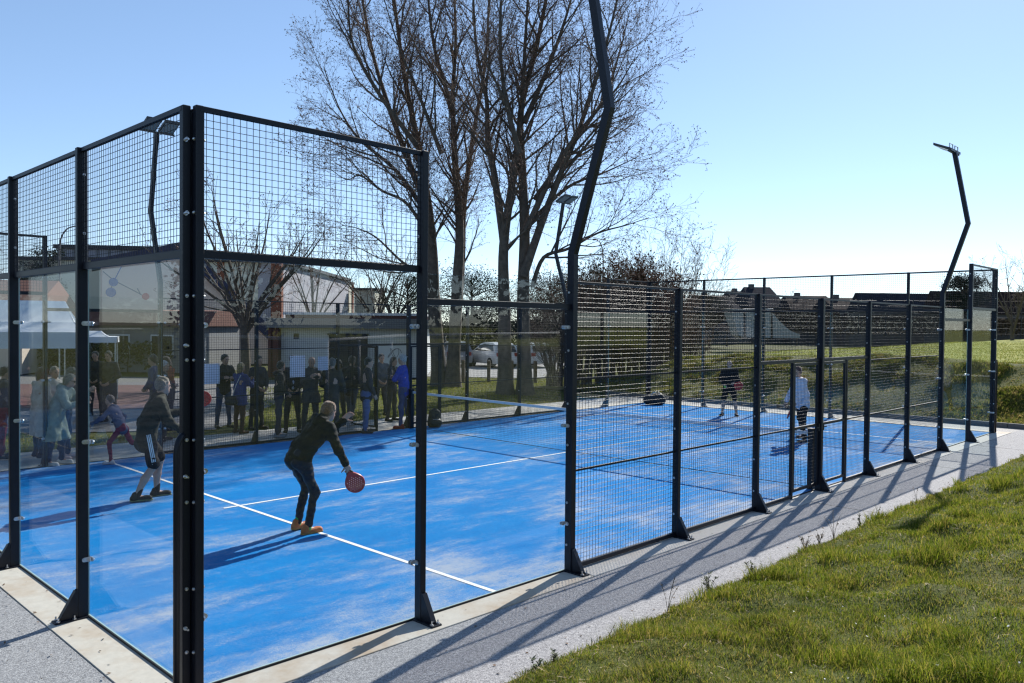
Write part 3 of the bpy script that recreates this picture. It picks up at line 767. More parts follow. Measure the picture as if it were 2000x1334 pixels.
# ---- low flat-roofed block with the pale wall
F5 = Fr(660, 38, R(3)); lb = F5.root('low_block', 'low white block with a wide grey fascia, a terracotta strip and a dark doorway', 'building')
l0 = F5.hit(522, 622); l1 = F5.hit(842, 622); fb = F5.hit(660, 641)[1]; ft = F5.hit(660, 622)[1]; tc = F5.hit(660, 610)[1]
wx0 = F5.hit(545, 660)[0]
mb = MB(); mb.box((wx0, .4, 0), (l1[0] - .3, 9, fb)); mb.build('wall', M['white_wall'], lb)
mb = MB(); mb.box((l0[0], -.3, fb), (l1[0], 9.3, ft)); mb.build('fascia', M['fascia'], lb)
mb = MB(); mb.box((F5.hit(546, 612)[0], 1.2, ft), (l1[0] - .4, 8, tc - .12)); mb.build('parapet', M['terracotta'], lb)
mb = MB(); mb.box((F5.hit(546, 612)[0] - .1, 1.1, tc - .12), (l1[0] - .3, 8.1, tc)); mb.build('coping', M['white_wall'], lb)
bx0 = F5.hit(524, 660)[0]; bx1 = F5.hit(534, 660)[0]
mb = MB(); mb.box((bx0, -.1, 0), (bx1, .5, fb)); mb.build('pier', M['terracotta'], lb)
mb = MB(); mb.box((wx0 - .35, -.1, 0), (wx0 - .02, .5, fb)); mb.build('pier', M['terracotta'], lb)
mb = MB(); mb.box((bx1, 3, 0), (wx0, 3.2, fb)); mb.build('back_wall', M['white_wall'], lb)
for k in range(6):
    x = bx1 + .12 + k * (wx0 - .5 - bx1) / 5; mb = MB(); mb.cyl((x, .2, .05), (x, .2, 1.7), .018, 6); mb.build('gate_bar', M['steel'], lb)
d0 = F5.hit(640, 660); d1 = F5.hit(716, 660); dt = F5.hit(660, 654)[1]
mb = MB(); mb.bbox((d0[0], .3, 0), (d1[0], .42, dt), .01); dr = mb.build('door', M['darkdoor'], lb)
mb = MB()
for x in (d0[0] + .02, (d0[0] + d1[0]) / 2, d1[0] - .1): mb.box((x, .27, 0), (x + .08, .298, dt))
mb.box((d0[0] - .06, .25, dt - .02), (d1[0] + .06, .299, dt + .06)); mb.build('frame', M['steel'], dr)
c = F5.hit(575, 657); mb = MB(); mb.bbox((c[0] - .12, .36, c[1] - .13), (c[0] + .12, .44, c[1] + .13), .01); mb.build('vent', M['darkdoor'], lb)
g0 = F5.hit(755, 690); g1 = F5.hit(790, 730)
# pale graffiti scribble on the wall
M['scribble'] = mat('grey_scribble', (0.16, 0.16, 0.17), .8)
mb = MB(); th = np.linspace(0, 9, 40); gx, gz = F5.hit(768, 690)
mb.tube([(gx + .35 * math.cos(t * 1.3) * (1 - t / 14), .392, gz + .22 * math.sin(t * 1.9)) for t in th], .012, 4); mb.build('graffiti', M['scribble'], lb)

# ---- houses and long roofs on the skyline at the right
M['house_w'] = wall_mat('house_render', (0.10, 0.09, 0.085)); M['slate'] = mat('slate_roof', (0.022, 0.023, 0.032), .9, var=.3, scale=2, spec=.05); M['brown_roof'] = mat('brown_tile_roof', (0.030, 0.021, 0.020), .9, var=.3, scale=2, spec=.05)
def house(px0, px1, py_eave, py_ridge, dep, roof, label, depth=9, hip=0.0, wall='house_w', win=3, chim=True):
    f = Fr((px0 + px1) / 2, dep, R(4)); h = f.root('house', label, 'house', 'houses on the skyline')
    A0, ze = f.hit(px0, py_eave); A1, _ = f.hit(px1, py_eave); zr = f.hit((px0 + px1) / 2, py_ridge, depth / 2)[1]; ze = max(ze, 1.9)
    mb = MB(); mb.box((A0 + .4, .3, -.5), (A1 - .4, depth - .3, ze)); mb.build('wall', M[wall], h)
    mb = MB(); r0, r1 = A0 + hip * (A1 - A0), A1 - hip * (A1 - A0); t = .15
    mb.add([(A0, 0, ze), (A1, 0, ze), (A1, depth, ze), (A0, depth, ze), (r0, depth / 2, zr), (r1, depth / 2, zr)], [(0, 1, 5, 4), (1, 2, 5), (2, 3, 4, 5), (3, 0, 4), (3, 2, 1, 0)])
    rf = mb.build('roof', M[roof], h)
    if chim:
        x = A0 + (A1 - A0) * .3; mb = MB(); mb.box((x, depth / 2 - .4, zr - .6), (x + .7, depth / 2 + .4, zr + .45)); mb.build('chimney', M['house_w'], rf)
    for k in range(win):
        x = A0 + 1.2 + (A1 - A0 - 2.4) * (k + .5) / win
        mb = MB(); mb.bbox((x - .6, .24, ze - 1.6), (x + .6, .32, ze - .4), .02); wd = mb.build('window', M['house_w'], h)
        mb = MB(); mb.box((x - .5, .225, ze - 1.5), (x + .5, .236, ze - .5)); mb.build('pane', M['pane_dark'], wd)
    return h
house(1362, 1450, 604, 577, 118, 'slate', 'dark roofed house left of the concrete ramp, half hidden by bare bushes', 9, .1)
house(1432, 1480, 586, 569, 132, 'slate', 'small slate roofed house directly behind the concrete ramp', 8, .05, win=2)
house(1462, 1540, 600, 561, 125, 'slate', 'tallest slate roofed house above the concrete ramp', 10, .16)
house(1545, 1650, 606, 578, 122, 'brown_roof', 'low brown roofed house right of the concrete ramp', 9, .1)
house(1630, 1705, 604, 582, 116, 'brown_roof', 'house with a pale gable between two dark roofs on the skyline', 8, 0, win=2)
house(1688, 1850, 607, 573, 106, 'slate', 'longest dark slate roof on the skyline, left of the right floodlight mast', 5, .0, win=5, chim=False)
house(1834, 2120, 612, 570, 98, 'brown_roof', 'long dark brown roofed building at the right edge of the skyline', 4, .0, win=7, chim=False)

# ---- concrete skate ramp on the field
M['ramp'] = wall_mat('ramp_concrete', (0.36, 0.36, 0.35), .08)
F6 = Fr(1490, 84, 0); rp = F6.root('skate_ramp', 'pale grey concrete skate ramp with a curved side standing on the field', 'ramp')
P_ = lambda px, py: (F6.hit(px, py)[0], 0, F6.hit(px, py)[1])
mb = MB(); mb.prism([P_(1427, 604), P_(1452, 604), P_(1452, 658), P_(1444, 656)], (0, 3, 0)); mb.build('side_panel', M['ramp'], rp)
mb = MB(); mb.prism([P_(1457, 604), P_(1505, 604), P_(1505, 660), P_(1457, 658)], (0, 3, 0)); mb.build('centre_panel', M['ramp'], rp)
curve = [P_(1510 + 52 * t, 612 + 40 * (1 - (1 - t) ** 1.7)) for t in np.linspace(0, 1, 9)]
mb = MB(); mb.prism([P_(1510, 660)] + curve + [P_(1562, 660)], (0, 3, 0)); mb.build('curved_side', M['ramp'], rp)
mb = MB(); a_, b_ = P_(1452, 604), P_(1510, 604); mb.cyl((a_[0], .05, a_[2] + .03), (b_[0], .05, b_[2] + .03), .04, 8); mb.build('coping_tube', M['zinc'], rp)
mb = MB(); mb.box((P_(1452, 604)[0], .5, FIELD - .2), (P_(1457, 604)[0], 3, a_[2] - .1)); mb.box((P_(1505, 604)[0], .5, FIELD - .2), (P_(1510, 604)[0], 3, a_[2] - .1)); mb.build('frame', M['darkdoor'], rp)

# ---- ball-stop fence along the back of the field
bf = empty('field_fence', (*flat(1500, 90), 0), F6.rz, 'tall thin wire fence along the back of the playing field', 'fence')
pz = FIELD + .30
for k in range(20):
    x = -14 + k * 3.0
    if not (-6 < x < 8): mb = MB(); mb.cyl((x, 0, pz - .1), (x, 0, pz + 4.0), .05, 6); mb.build('fence_post', M['steel'], bf)
w_ = np.array([[(-14, 0, pz + .3 + k * .6), (43, 0, pz + .3 + k * .6)] for k in range(7)])
link('fence_wire', mesh_np('fence_wire', *tube_batch(w_, np.full((7, 2), .008), 4)), M['steel'], bf)

# ---- white party tents
M['canvas'] = mat('white_pvc_canvas', (0.74, 0.74, 0.76), .55, var=.05, scale=2, bump=.25, bscale=6)
N_, K_, b_ = nodes(M['canvas']); b_.inputs['Subsurface Weight'].default_value = 0.0
def tent(px, dep, turn, w, d, ze, zv, zt, label, flat_top=.5):
    f = Fr(px, dep, turn); t = f.root('party_tent', label, 'tent', 'white party tents')
    ins = (1 - flat_top) / 2
    nx = 10
    top = [(w * ins, d * .42, zt), (w * (1 - ins), d * .42, zt), (w * (1 - ins), d * .58, zt), (w * ins, d * .58, zt)]
    mb = MB(); base = [(0, 0, ze), (w, 0, ze), (w, d, ze), (0, d, ze)]
    for i in range(4):
        j = (i + 1) % 4; A_, B_, C_, D_ = map(np.array, (base[i], base[j], top[j], top[i])); G_ = []
        for a in range(nx + 1):
            for b in range(5):
                u, v = a / nx, b / 4; p = (A_ * (1 - u) + B_ * u) * (1 - v) + (D_ * (1 - u) + C_ * u) * v
                p = p.copy(); p[2] -= .22 * math.sin(math.pi * v) * .5 + .02 * math.sin(7 * u + 3 * i) * math.sin(math.pi * v); G_.append(p)
        mb.add(G_, [(a * 5 + b, (a + 1) * 5 + b, (a + 1) * 5 + b + 1, a * 5 + b + 1) for a in range(nx) for b in range(4)])
    mb.add(top, [(0, 1, 2, 3)])
    mb.build('canopy', M['canvas'], t, True)
    mb = MB()
    for i in range(4):
        j = (i + 1) % 4; A_, B_ = np.array(base[i]), np.array(base[j]); G_ = []
        nn = 16
        out = np.cross(B_ - A_, (0, 0, 1)); out /= np.linalg.norm(out)
        for a in range(nn + 1):
            for b in range(3):
                p = A_ + (B_ - A_) * a / nn; p = p + out * (.01 + .025 * math.sin(a * 1.9 + i) * b / 2); p[2] = ze + (zv - ze) * b / 2; G_.append(p)
        mb.add(G_, [(a * 3 + b, a * 3 + b + 1, (a + 1) * 3 + b + 1, (a + 1) * 3 + b) for a in range(nn) for b in range(2)])
    mb.build('valance', M['canvas'], t, True)
    for x, y in ((.05, .05), (w - .05, .05), (w - .05, d - .05), (.05, d - .05)):
        mb = MB(); mb.bbox((x - .02, y - .02, -.03), (x + .02, y + .02, ze - .01), .003); mb.build('leg', M['zinc'], t)
tent(-170, 17.2, R(26), 3.2, 3.0, 2.3, 1.93, 3.03, 'large white party tent at the left edge behind the glass', .72)
tent(112, 25, R(24), 1.65, 1.8, 2.06, 1.88, 2.24, 'smaller white tent further back, to the right of the large one', .4)
# ================================================================== TREES
M['bark'] = mat('dark_bark', (0.090, 0.072, 0.056), .95, var=.35, scale=6, bump=.6, bscale=30)
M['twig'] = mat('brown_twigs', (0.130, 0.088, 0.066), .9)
M['bud'] = mat('red_brown_buds', (0.150, 0.080, 0.055), .8)
M['far_hedge'] = mat('bare_brown_hedge', (0.105, 0.080, 0.058), .95, spec=.05, island=.9, var=.45, scale=1)
M['leaf_dry'] = mat('dry_russet_leaves', (0.125, 0.062, 0.036), .9, spec=.08, island=.9, var=.35, scale=2)
M['needle'] = mat('dark_evergreen_leaves', (0.016, 0.024, 0.011), .9, spec=.08, island=.8, var=.45, scale=2)
M['ivy'] = mat('dull_green_leaves', (0.034, 0.040, 0.016), .9, spec=.08, island=.9, var=.4, scale=2)
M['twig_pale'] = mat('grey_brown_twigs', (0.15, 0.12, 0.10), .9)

class Tree:
    def __init__(s, seed): s.r = random.Random(seed); s.lines = {}; s.tips = []
    def put(s, lvl, pts, rad): s.lines.setdefault(lvl, []).append((np.asarray(pts), np.asarray(rad)))
    def rnd(s, k=1.0): return np.array([s.r.gauss(0, 1), s.r.gauss(0, 1), s.r.gauss(0, 1)]) * k
    def side(s, d, ang, flat=0.0):
        v = s.rnd(); v -= d * (v @ d); v[2] *= (1 - flat); v /= np.linalg.norm(v) + 1e-9
        return d * math.cos(ang) + v * math.sin(ang)
    def grow(s, p, d, length, r, lvl, P):
        'P: per level dict(n, ang, ratio, up, wob)'
        q = P[lvl]; n = q['seg']; pts = [p]; rad = [r]; step = length / n; dd = d
        for i in range(n):
            dd = dd + s.rnd(q['wob']); dd[2] += q['up'] ; dd /= np.linalg.norm(dd)
            p = p + dd * step; pts.append(p); rad.append(max(q['rmin'], r * (1 - .85 * (i + 1) / n)))
        s.put(lvl, pts, rad)
        if lvl + 1 in P: s.spawn(pts, rad, length, lvl, P)
        else: s.tips.append(pts)
    def spawn(s, pts, rad, length, lvl, P, t0=None):
        q = P[lvl]; c = P[lvl + 1]; n = max(1, int(q['kids'] * length)) if q.get('per_m') else q['kids']
        pts = np.asarray(pts); m = len(pts) - 1
        for k in range(n):
            t = (t0 if t0 is not None else q.get('t0', .2)) ; t = t + (1 - t) * ((k + s.r.random()) / n); x = t * m; i = min(m - 1, int(x)); f = x - i
            p = pts[i] * (1 - f) + pts[i + 1] * f; d = pts[i + 1] - pts[i]; d = d / np.linalg.norm(d)
            rr = rad[i] * (1 - f) + rad[i + 1] * f
            ln = c['len'] * (0.55 + .7 * s.r.random()) * (1.15 - .55 * t)
            s.grow(p, s.side(d, c['ang'] * (.7 + .6 * s.r.random()), c.get('flat', 0)), ln, min(rr * .6, c['r']), lvl + 1, P)
    def mesh(s, lvls, sides):
        out = []
        for l in lvls:
            by = {}
            for pts, rad in s.lines.get(l, []): by.setdefault(len(pts), []).append((pts, rad))
            for k, v in by.items():
                out.append(tube_batch(np.array([a for a, b in v]), np.array([b for a, b in v]), sides[l]))
        return join_np(out) if out else None
    def leaves(s, per, size, spread):
        'small diamond leaves or buds near the twig tips'
        A = np.array([t[-1 - (i % 2)] * .6 + t[-1] * .4 for t in s.tips for i in range(per)])
        g = np.random.default_rng(3); n = len(A); A = A + g.normal(0, spread, (n, 3))
        u = g.normal(0, 1, (n, 3)); u /= np.linalg.norm(u, axis=1, keepdims=True); v = np.cross(u, g.normal(0, 1, (n, 3))); v /= np.linalg.norm(v, axis=1, keepdims=True)
        sz = size * g.uniform(.6, 1.4, (n, 1))
        V = np.stack([A + u * sz, A + v * sz * .5, A - u * sz, A - v * sz * .5], 1).reshape(-1, 3)
        return V, np.arange(4 * n).reshape(-1, 4)

def P_tree(l1=3.0, l2=1.2, l3=.5, k0=2.0, k1=2.6, k2=6, r1=.07, up=.06, wob=.10, tw=.0042, ang=R(38)):
    return {0: dict(kids=k0, per_m=True, t0=.22), 1: dict(seg=6, wob=wob, up=up, rmin=.006, kids=k1, per_m=True, t0=.12, len=l1, ang=ang, r=r1),
            2: dict(seg=4, wob=wob * 1.2, up=up * .8, rmin=.0045, kids=k2, t0=.1, len=l2, ang=R(40), r=r1 * .3), 3: dict(seg=3, wob=.14, up=.03, rmin=tw, len=l3, ang=R(42), r=tw * 1.5)}
def finish_tree(T, root, bark='bark', twig='twig', leaf=None, per=2, size=.03, spread=.03, trunk_lvls=(0,)):
    v = T.mesh([0], {0: 9});
    if v is not None: link('trunk', mesh_np('trunk', *v, smooth=True), M[bark], root)
    v = T.mesh([1], {1: 5})
    if v is not None: link('branches', mesh_np('branches', *v, smooth=True), M[bark], root)
    v = T.mesh([2, 3], {2: 3, 3: 3})
    if v is not None: link('twigs', mesh_np('twigs', *v), M[twig], root)['kind'] = 'stuff'
    if leaf: link('buds' if leaf == 'bud' else 'leaves', mesh_np('leaves', *T.leaves(per, size, spread)), M[leaf], root)['kind'] = 'stuff'

def smooth_line(pts, n):
    pts = np.asarray(pts, float); m = len(pts); t = np.linspace(0, m - 1, n); i = np.minimum(t.astype(int), m - 2); f = (t - i)[:, None]
    p0 = pts[np.maximum(i - 1, 0)]; p1 = pts[i]; p2 = pts[i + 1]; p3 = pts[np.minimum(i + 2, m - 1)]
    return .5 * ((2 * p1) + (-p0 + p2) * f + (2 * p0 - 5 * p1 + 4 * p2 - p3) * f * f + (-p0 + 3 * p1 - 3 * p2 + p3) * f ** 3)
def stem_tree(name, label, cat, group, dep, base, stems, P, seed, r0=.3, leaf='bud', bark='bark', twig='twig', spreadz=2.5, **kw):
    'a tree whose main stems have been measured; each stem also leans nearer or farther'
    T = Tree(seed); bx, by = flat(base, dep); root = empty(name, (bx, by, 0), 0, label, cat, group); off = np.array([bx, by, 0])
    for k, (poly, ra) in enumerate(stems):
        z0 = T.r.uniform(-spreadz, spreadz); n = len(poly); L_ = []
        for i, (px, py) in enumerate(poly):
            h = max(0, (760 - py) / 800)
            p = at(px, py, dep + z0 * h + (0.25 * math.sin(k * 2.1)))
            L_.append(p)
        L_ = np.array(L_)
        pts = smooth_line(L_, 5 * (n - 1) + 1) - off
        if poly[0][1] > 700: pts[0, 2] = -.15
        ln = np.linalg.norm(np.diff(pts, axis=0), axis=1).sum()
        rad = ra * (1 - np.linspace(0, 1, len(pts)) ** .8 * .93); rad = np.maximum(rad, .015)
        if poly[0][1] > 700: rad[:2] *= (1.35, 1.12)
        T.put(0, pts, rad)
        T.spawn(pts, rad, ln, 0, P, t0=.30 if poly[0][1] > 700 else .12)
    finish_tree(T, root, bark, twig, leaf, **kw)
    return root
PT = P_tree(l1=3.4, l2=1.40, l3=.62, k0=1.9, k1=3.2, k2=8, r1=.055, up=.07, wob=.10, tw=.0036, ang=R(36))
GR = 'bare trees beyond the court'
stem_tree('bare_tree', 'left one of the two tall bare multi-stemmed trees behind the court', 'tree', GR, 34, 868, [
    ([(860, 748), (848, 600), (845, 500), (836, 400), (816, 280), (790, 150), (770, 0), (752, -150)], .34),
    ([(850, 620), (838, 430), (800, 320), (758, 205), (722, 80), (700, -60), (690, -150)], .22),
    ([(884, 748), (893, 560), (898, 450), (890, 330), (884, 200), (890, 60), (878, -150)], .30),
    ([(892, 640), (902, 500), (906, 400), (925, 260), (948, 120), (958, -60), (965, -160)], .20),
    ([(838, 425), (775, 335), (702, 272), (662, 210), (632, 130)], .12),
    ([(846, 480), (797, 400), (745, 372), (704, 343), (678, 351), (650, 334)], .09),
    ([(848, 545), (790, 515), (735, 464), (695, 445), (668, 440)], .08),
    ([(815, 285), (745, 190), (690, 90), (678, -10), (662, -90)], .12),
    ([(885, 215), (850, 100), (835, -20), (830, -150)], .12),
    ([(862, 300), (820, 190), (775, 80), (740, -40)], .10)], PT, 5, leaf='bud', per=3, size=.034, spread=.03)
stem_tree('bare_tree', 'right one of the two tall bare multi-stemmed trees, behind the big floodlight mast', 'tree', GR, 30.5, 1005, [
    ([(987, 772), (985, 600), (984, 480), (1000, 360), (1018, 220), (1026, 80), (1040, -150)], .30),
    ([(984, 470), (966, 345), (953, 270), (950, 190), (930, 90), (922, -60), (915, -150)], .17),
    ([(1026, 772), (1022, 600), (1025, 450), (1020, 330), (1018, 215), (1048, 90), (1078, -60), (1095, -160)], .30),
    ([(1022, 540), (1060, 430), (1095, 340), (1132, 250), (1172, 130), (1205, 0), (1222, -110)], .18),
    ([(1028, 450), (1088, 322), (1150, 235), (1205, 172), (1240, 112)], .14),
    ([(1040, 560), (1062, 503), (1112, 485), (1168, 455), (1222, 440), (1268, 425)], .10),
    ([(1040, 430), (1110, 365), (1185, 335), (1248, 305)], .10),
    ([(1045, 390), (1120, 280), (1180, 190), (1212, 95), (1230, 20)], .12),
    ([(1015, 300), (985, 180), (978, 60), (985, -120)], .12),
    ([(1024, 240), (1075, 120), (1115, 0), (1140, -130)], .12)], PT, 9, leaf='bud', per=3, size=.032, spread=.03)

def bare_tree(px, dep, h, spread, r0, stems, label, seed, trunk=.3, P=None, leaf='bud', bark='bark', twig='twig', name='bare_tree', group=GR, z0=0.0, per=2, size=.04, cat='tree'):
    x, y = flat(px, dep); root = empty(name, (x, y, z0), 0, label, cat, group); T = Tree(seed); th = h * trunk
    P = P or P_tree(l1=h * .26, l2=h * .11, l3=h * .05, k0=11 / h, k1=9 / h, k2=5, r1=r0 * .22, tw=.003 + dep * .00010)
    tp = np.array([(0, 0, -.2), (0, 0, th * .3), (T.r.uniform(-.1, .1), T.r.uniform(-.1, .1), th)])
    if trunk > .02: T.put(0, smooth_line(tp, 7), np.linspace(r0 * 1.2, r0 * .8, 7))
    for k in range(stems):
        a = 2 * math.pi * (k + T.r.random() * .7) / stems; s = spread * T.r.uniform(.35, 1.0); hh = h * T.r.uniform(.8, 1.0) - (s / spread) * h * .18
        st = (0, 0, th * T.r.uniform(.75, 1)) if trunk > .02 else (math.cos(a) * spread * .3 * T.r.random(), math.sin(a) * spread * .3 * T.r.random(), -.1)
        pts = smooth_line([st, (math.cos(a) * s * .35, math.sin(a) * s * .35, st[2] + (hh - st[2]) * .38), (math.cos(a) * s * .75, math.sin(a) * s * .75, st[2] + (hh - st[2]) * .72), (math.cos(a) * s, math.sin(a) * s, hh)], 9)
        rad = np.maximum((r0 * .42 if trunk > .02 else r0) * (1 - np.linspace(0, 1, 9) * .9), .006); T.put(0, pts, rad)
        T.spawn(pts, rad, float(np.linalg.norm(np.diff(pts, axis=0), axis=1).sum()), 0, P, t0=.15)
    finish_tree(T, root, bark, twig, leaf, per=per, size=size, spread=size * .8)
    return root
bare_tree(480, 33, 8.6, 4.4, .20, 13, 'smaller bare tree with a short trunk in front of the gymnasium', 21, .30, size=.035)
bare_tree(612, 62, 10.5, 4.0, .2, 7, 'bare tree behind the low white block, left of its doorway', 22, .25)
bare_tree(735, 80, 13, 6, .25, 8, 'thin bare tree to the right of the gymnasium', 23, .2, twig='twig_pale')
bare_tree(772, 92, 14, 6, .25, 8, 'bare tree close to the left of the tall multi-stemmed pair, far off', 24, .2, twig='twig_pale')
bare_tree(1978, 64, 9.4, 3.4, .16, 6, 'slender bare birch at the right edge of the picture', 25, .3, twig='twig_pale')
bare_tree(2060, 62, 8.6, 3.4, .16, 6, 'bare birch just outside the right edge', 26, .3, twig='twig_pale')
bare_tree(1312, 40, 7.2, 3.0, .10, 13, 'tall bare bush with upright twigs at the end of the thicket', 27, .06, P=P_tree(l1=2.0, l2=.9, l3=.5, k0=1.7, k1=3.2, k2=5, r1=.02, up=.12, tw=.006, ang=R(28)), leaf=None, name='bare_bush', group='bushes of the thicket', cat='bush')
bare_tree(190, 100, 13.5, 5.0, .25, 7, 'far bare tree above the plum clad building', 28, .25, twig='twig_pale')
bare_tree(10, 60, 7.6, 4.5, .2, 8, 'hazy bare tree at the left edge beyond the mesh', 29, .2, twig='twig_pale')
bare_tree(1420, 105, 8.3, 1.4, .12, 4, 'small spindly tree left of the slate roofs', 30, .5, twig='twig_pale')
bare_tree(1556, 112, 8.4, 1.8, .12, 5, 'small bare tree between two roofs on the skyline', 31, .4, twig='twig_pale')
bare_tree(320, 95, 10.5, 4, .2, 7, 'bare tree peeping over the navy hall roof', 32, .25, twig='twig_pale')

# thicket of bare bushes behind the far left corner of the court
THK = 'bushes of the thicket'
tk = P_tree(l1=1.5, l2=.75, l3=.40, k0=1.8, k1=3.6, k2=5, r1=.018, up=.10, tw=.0055, ang=R(30))
for i, (px, dep, h, lf, lab) in enumerate((
        (1085, 34, 4.2, None, 'leftmost bare bush of the thicket, behind the big mast'),
        (1135, 33, 4.6, None, 'second bush of the thicket from the left, grey twigs'),
        (1180, 34.5, 4.7, 'ivy', 'ivy-clad bush in the middle of the thicket'),
        (1222, 36, 5.6, 'leaf_dry', 'russet-leaved bush, the tallest reddish one of the thicket'),
        (1262, 34, 5.0, 'leaf_dry', 'russet-leaved bush at the right of the taller reddish one'),
        (1292, 37, 4.5, None, 'dark low bush next to the end of the thicket'))):
    bare_tree(px, dep, h, 1.7, .035, 26, lab, 40 + i, 0, P=tk, leaf=lf, name='bare_bush', group=THK, per=3 if lf else 1, size=.05, cat='bush')
bare_tree(1345, 36, 2.4, 1.5, .025, 18, 'low brown scrub at the foot of the bank slope', 50, 0, P=P_tree(l1=.8, l2=.4, l3=.25, k0=3, k1=5, k2=5, r1=.012, up=.08, tw=.005), leaf='leaf_dry', name='bare_bush', group=THK, per=1, size=.04, cat='bush', z0=.6)
# far grey wood behind
for i, (px, dep, h) in enumerate(((1135, 90, 8), (1165, 96, 9), (1195, 100, 8.4), (1228, 95, 8), (1060, 96, 8.6), (940, 100, 8.5))):
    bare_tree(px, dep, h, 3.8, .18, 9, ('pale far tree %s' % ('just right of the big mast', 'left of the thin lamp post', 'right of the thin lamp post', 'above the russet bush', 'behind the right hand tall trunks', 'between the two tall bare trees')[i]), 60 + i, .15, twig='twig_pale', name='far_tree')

def evergreen(px, dep, h, w, label, seed, trunk=.25, n=9000, leaf=.085, m='needle', z0=0.0, clumps=44, name='evergreen_tree', group='evergreens in the distance', cat='tree'):
    x, y = flat(px, dep); root = empty(name, (x, y, z0), 0, label, cat, group); g = np.random.default_rng(seed); T = Tree(seed)
    tp = smooth_line([(0, 0, -.1), (.05 * h * .2, 0, h * .4), (0, 0, h * .9)], 7); T.put(0, tp, np.linspace(h * .028, h * .008, 7))
    C_ = []
    for k in range(clumps):
        a = g.uniform(0, 6.28); t = g.uniform(trunk, 1); rr = w / 2 * math.sin(math.pi * (.12 + .86 * (1 - (t - trunk) / (1 - trunk)) ** .8 * .9)) * g.uniform(.35, 1)
        c = np.array([math.cos(a) * rr, math.sin(a) * rr, h * t * .94]); C_.append((c, w * g.uniform(.07, .13)))
        T.put(1, smooth_line([(0, 0, h * t * .8), c * (.5, .5, .95), c], 5), np.linspace(h * .008, h * .003, 5))
    A = np.concatenate([c + g.normal(0, 1, (n // clumps, 3)) * np.array([s, s, s * .6]) for c, s in C_])
    u = g.normal(0, 1, A.shape); u /= np.linalg.norm(u, axis=1, keepdims=True); v = np.cross(u, g.normal(0, 1, A.shape)); v /= np.linalg.norm(v, axis=1, keepdims=True); sz = leaf * g.uniform(.6, 1.4, (len(A), 1))
    V = np.stack([A + u * sz, A + v * sz * .45, A - u * sz, A - v * sz * .45], 1).reshape(-1, 3)
    finish_tree(T, root)
    link('crown', mesh_np('crown', V, np.arange(len(V)).reshape(-1, 4)), M[m], root)['kind'] = 'stuff'
    return root
evergreen(1882, 95, 9.0, 5.2, 'umbrella-shaped dark pine on the skyline between the right mast and the corner post', 1, .55, 9000, .10)
evergreen(98, 70, 9.2, 4.2, 'dark evergreen left of the plum clad building', 2, .2)
evergreen(200, 88, 11.2, 4.4, 'dark evergreen behind the navy hall roof', 3, .2)
evergreen(795, 88, 8.2, 6, 'round evergreen far behind the car park, left', 4, .1)
evergreen(920, 76, 7.6, 9, 'broad evergreen behind the car park between the tall trunks', 5, .1, 14000)
evergreen(1075, 80, 7.4, 9, 'broad evergreen behind the car park, right', 6, .1, 14000)
evergreen(1385, 100, 6.8, 6, 'dark evergreen left of the skyline houses', 7, .1)
# clipped dark hedges
def hedge(pxa, pxb, dep, h, label, seed, m='needle', dens=900, depth=1.6, z0=0.0, leaf=.07, ends=None):
    (xa, ya), (xb, yb) = ends or (flat(pxa, dep), flat(pxb, dep)); g = np.random.default_rng(seed); ln = math.hypot(xb - xa, yb - ya)
    root = empty('hedge', (xa, ya, z0), math.atan2(yb - ya, xb - xa), label, 'hedge', 'hedges beyond the court')
    n = int(dens * ln)
    top = h * (.86 + .2 * vnoise(np.linspace(0, ln, 50), np.zeros(50), 1.7, seed))
    x = g.uniform(0, ln, n); A = np.stack([x, g.uniform(0, 1, n) ** 1.4 * depth, np.sqrt(g.uniform(0, 1, n)) * np.interp(x, np.linspace(0, ln, 50), top)], 1)
    u = g.normal(0, 1, A.shape); u /= np.linalg.norm(u, axis=1, keepdims=True); v = np.cross(u, g.normal(0, 1, A.shape)); v /= np.linalg.norm(v, axis=1, keepdims=True); sz = leaf * g.uniform(.6, 1.5, (n, 1))
    V = np.stack([A + u * sz, A + v * sz * .6, A - u * sz, A - v * sz * .6], 1).reshape(-1, 3)
    link('leaves', mesh_np('leaves', V, np.arange(len(V)).reshape(-1, 4)), M[m], root)['kind'] = 'stuff'
    st = np.array([[(k, depth / 2, -.1), (k + g.normal(0, .1), depth / 2 + g.normal(0, .2), h * .8)] for k in np.arange(.2, ln, .35)])
    link('stems', mesh_np('stems', *tube_batch(st, np.full(st.shape[:2], .03), 5)), M['bark'], root)
hedge(820, 1120, 58, 3.0, 'dark hedge behind the parked cars', 71, dens=420, leaf=.13)
hedge(1340, 1640, 96, 2.9, 'dark hedge at the back of the field left of the ramp', 72, z0=FIELD + .28, dens=300, leaf=.15, m='far_hedge')
hedge(1560, 2100, 93, 2.3, 'brown hedge along the back of the field at the right', 73, z0=FIELD + .28, dens=300, leaf=.14, m='far_hedge')
hedge(0, 0, 0, 6.0, 'unseen dark hedge added beyond the near end to darken the end glass reflection', 75, dens=800, depth=2.2, leaf=.12, ends=((-16, 34), (-22, -8)))  # unseen hedge added, its height chosen to keep bright sky out of the end panes
hedge(-80, 330, 40, 1.5, 'low hedge behind the yard at the left', 74, dens=250, leaf=.1, m='ivy')

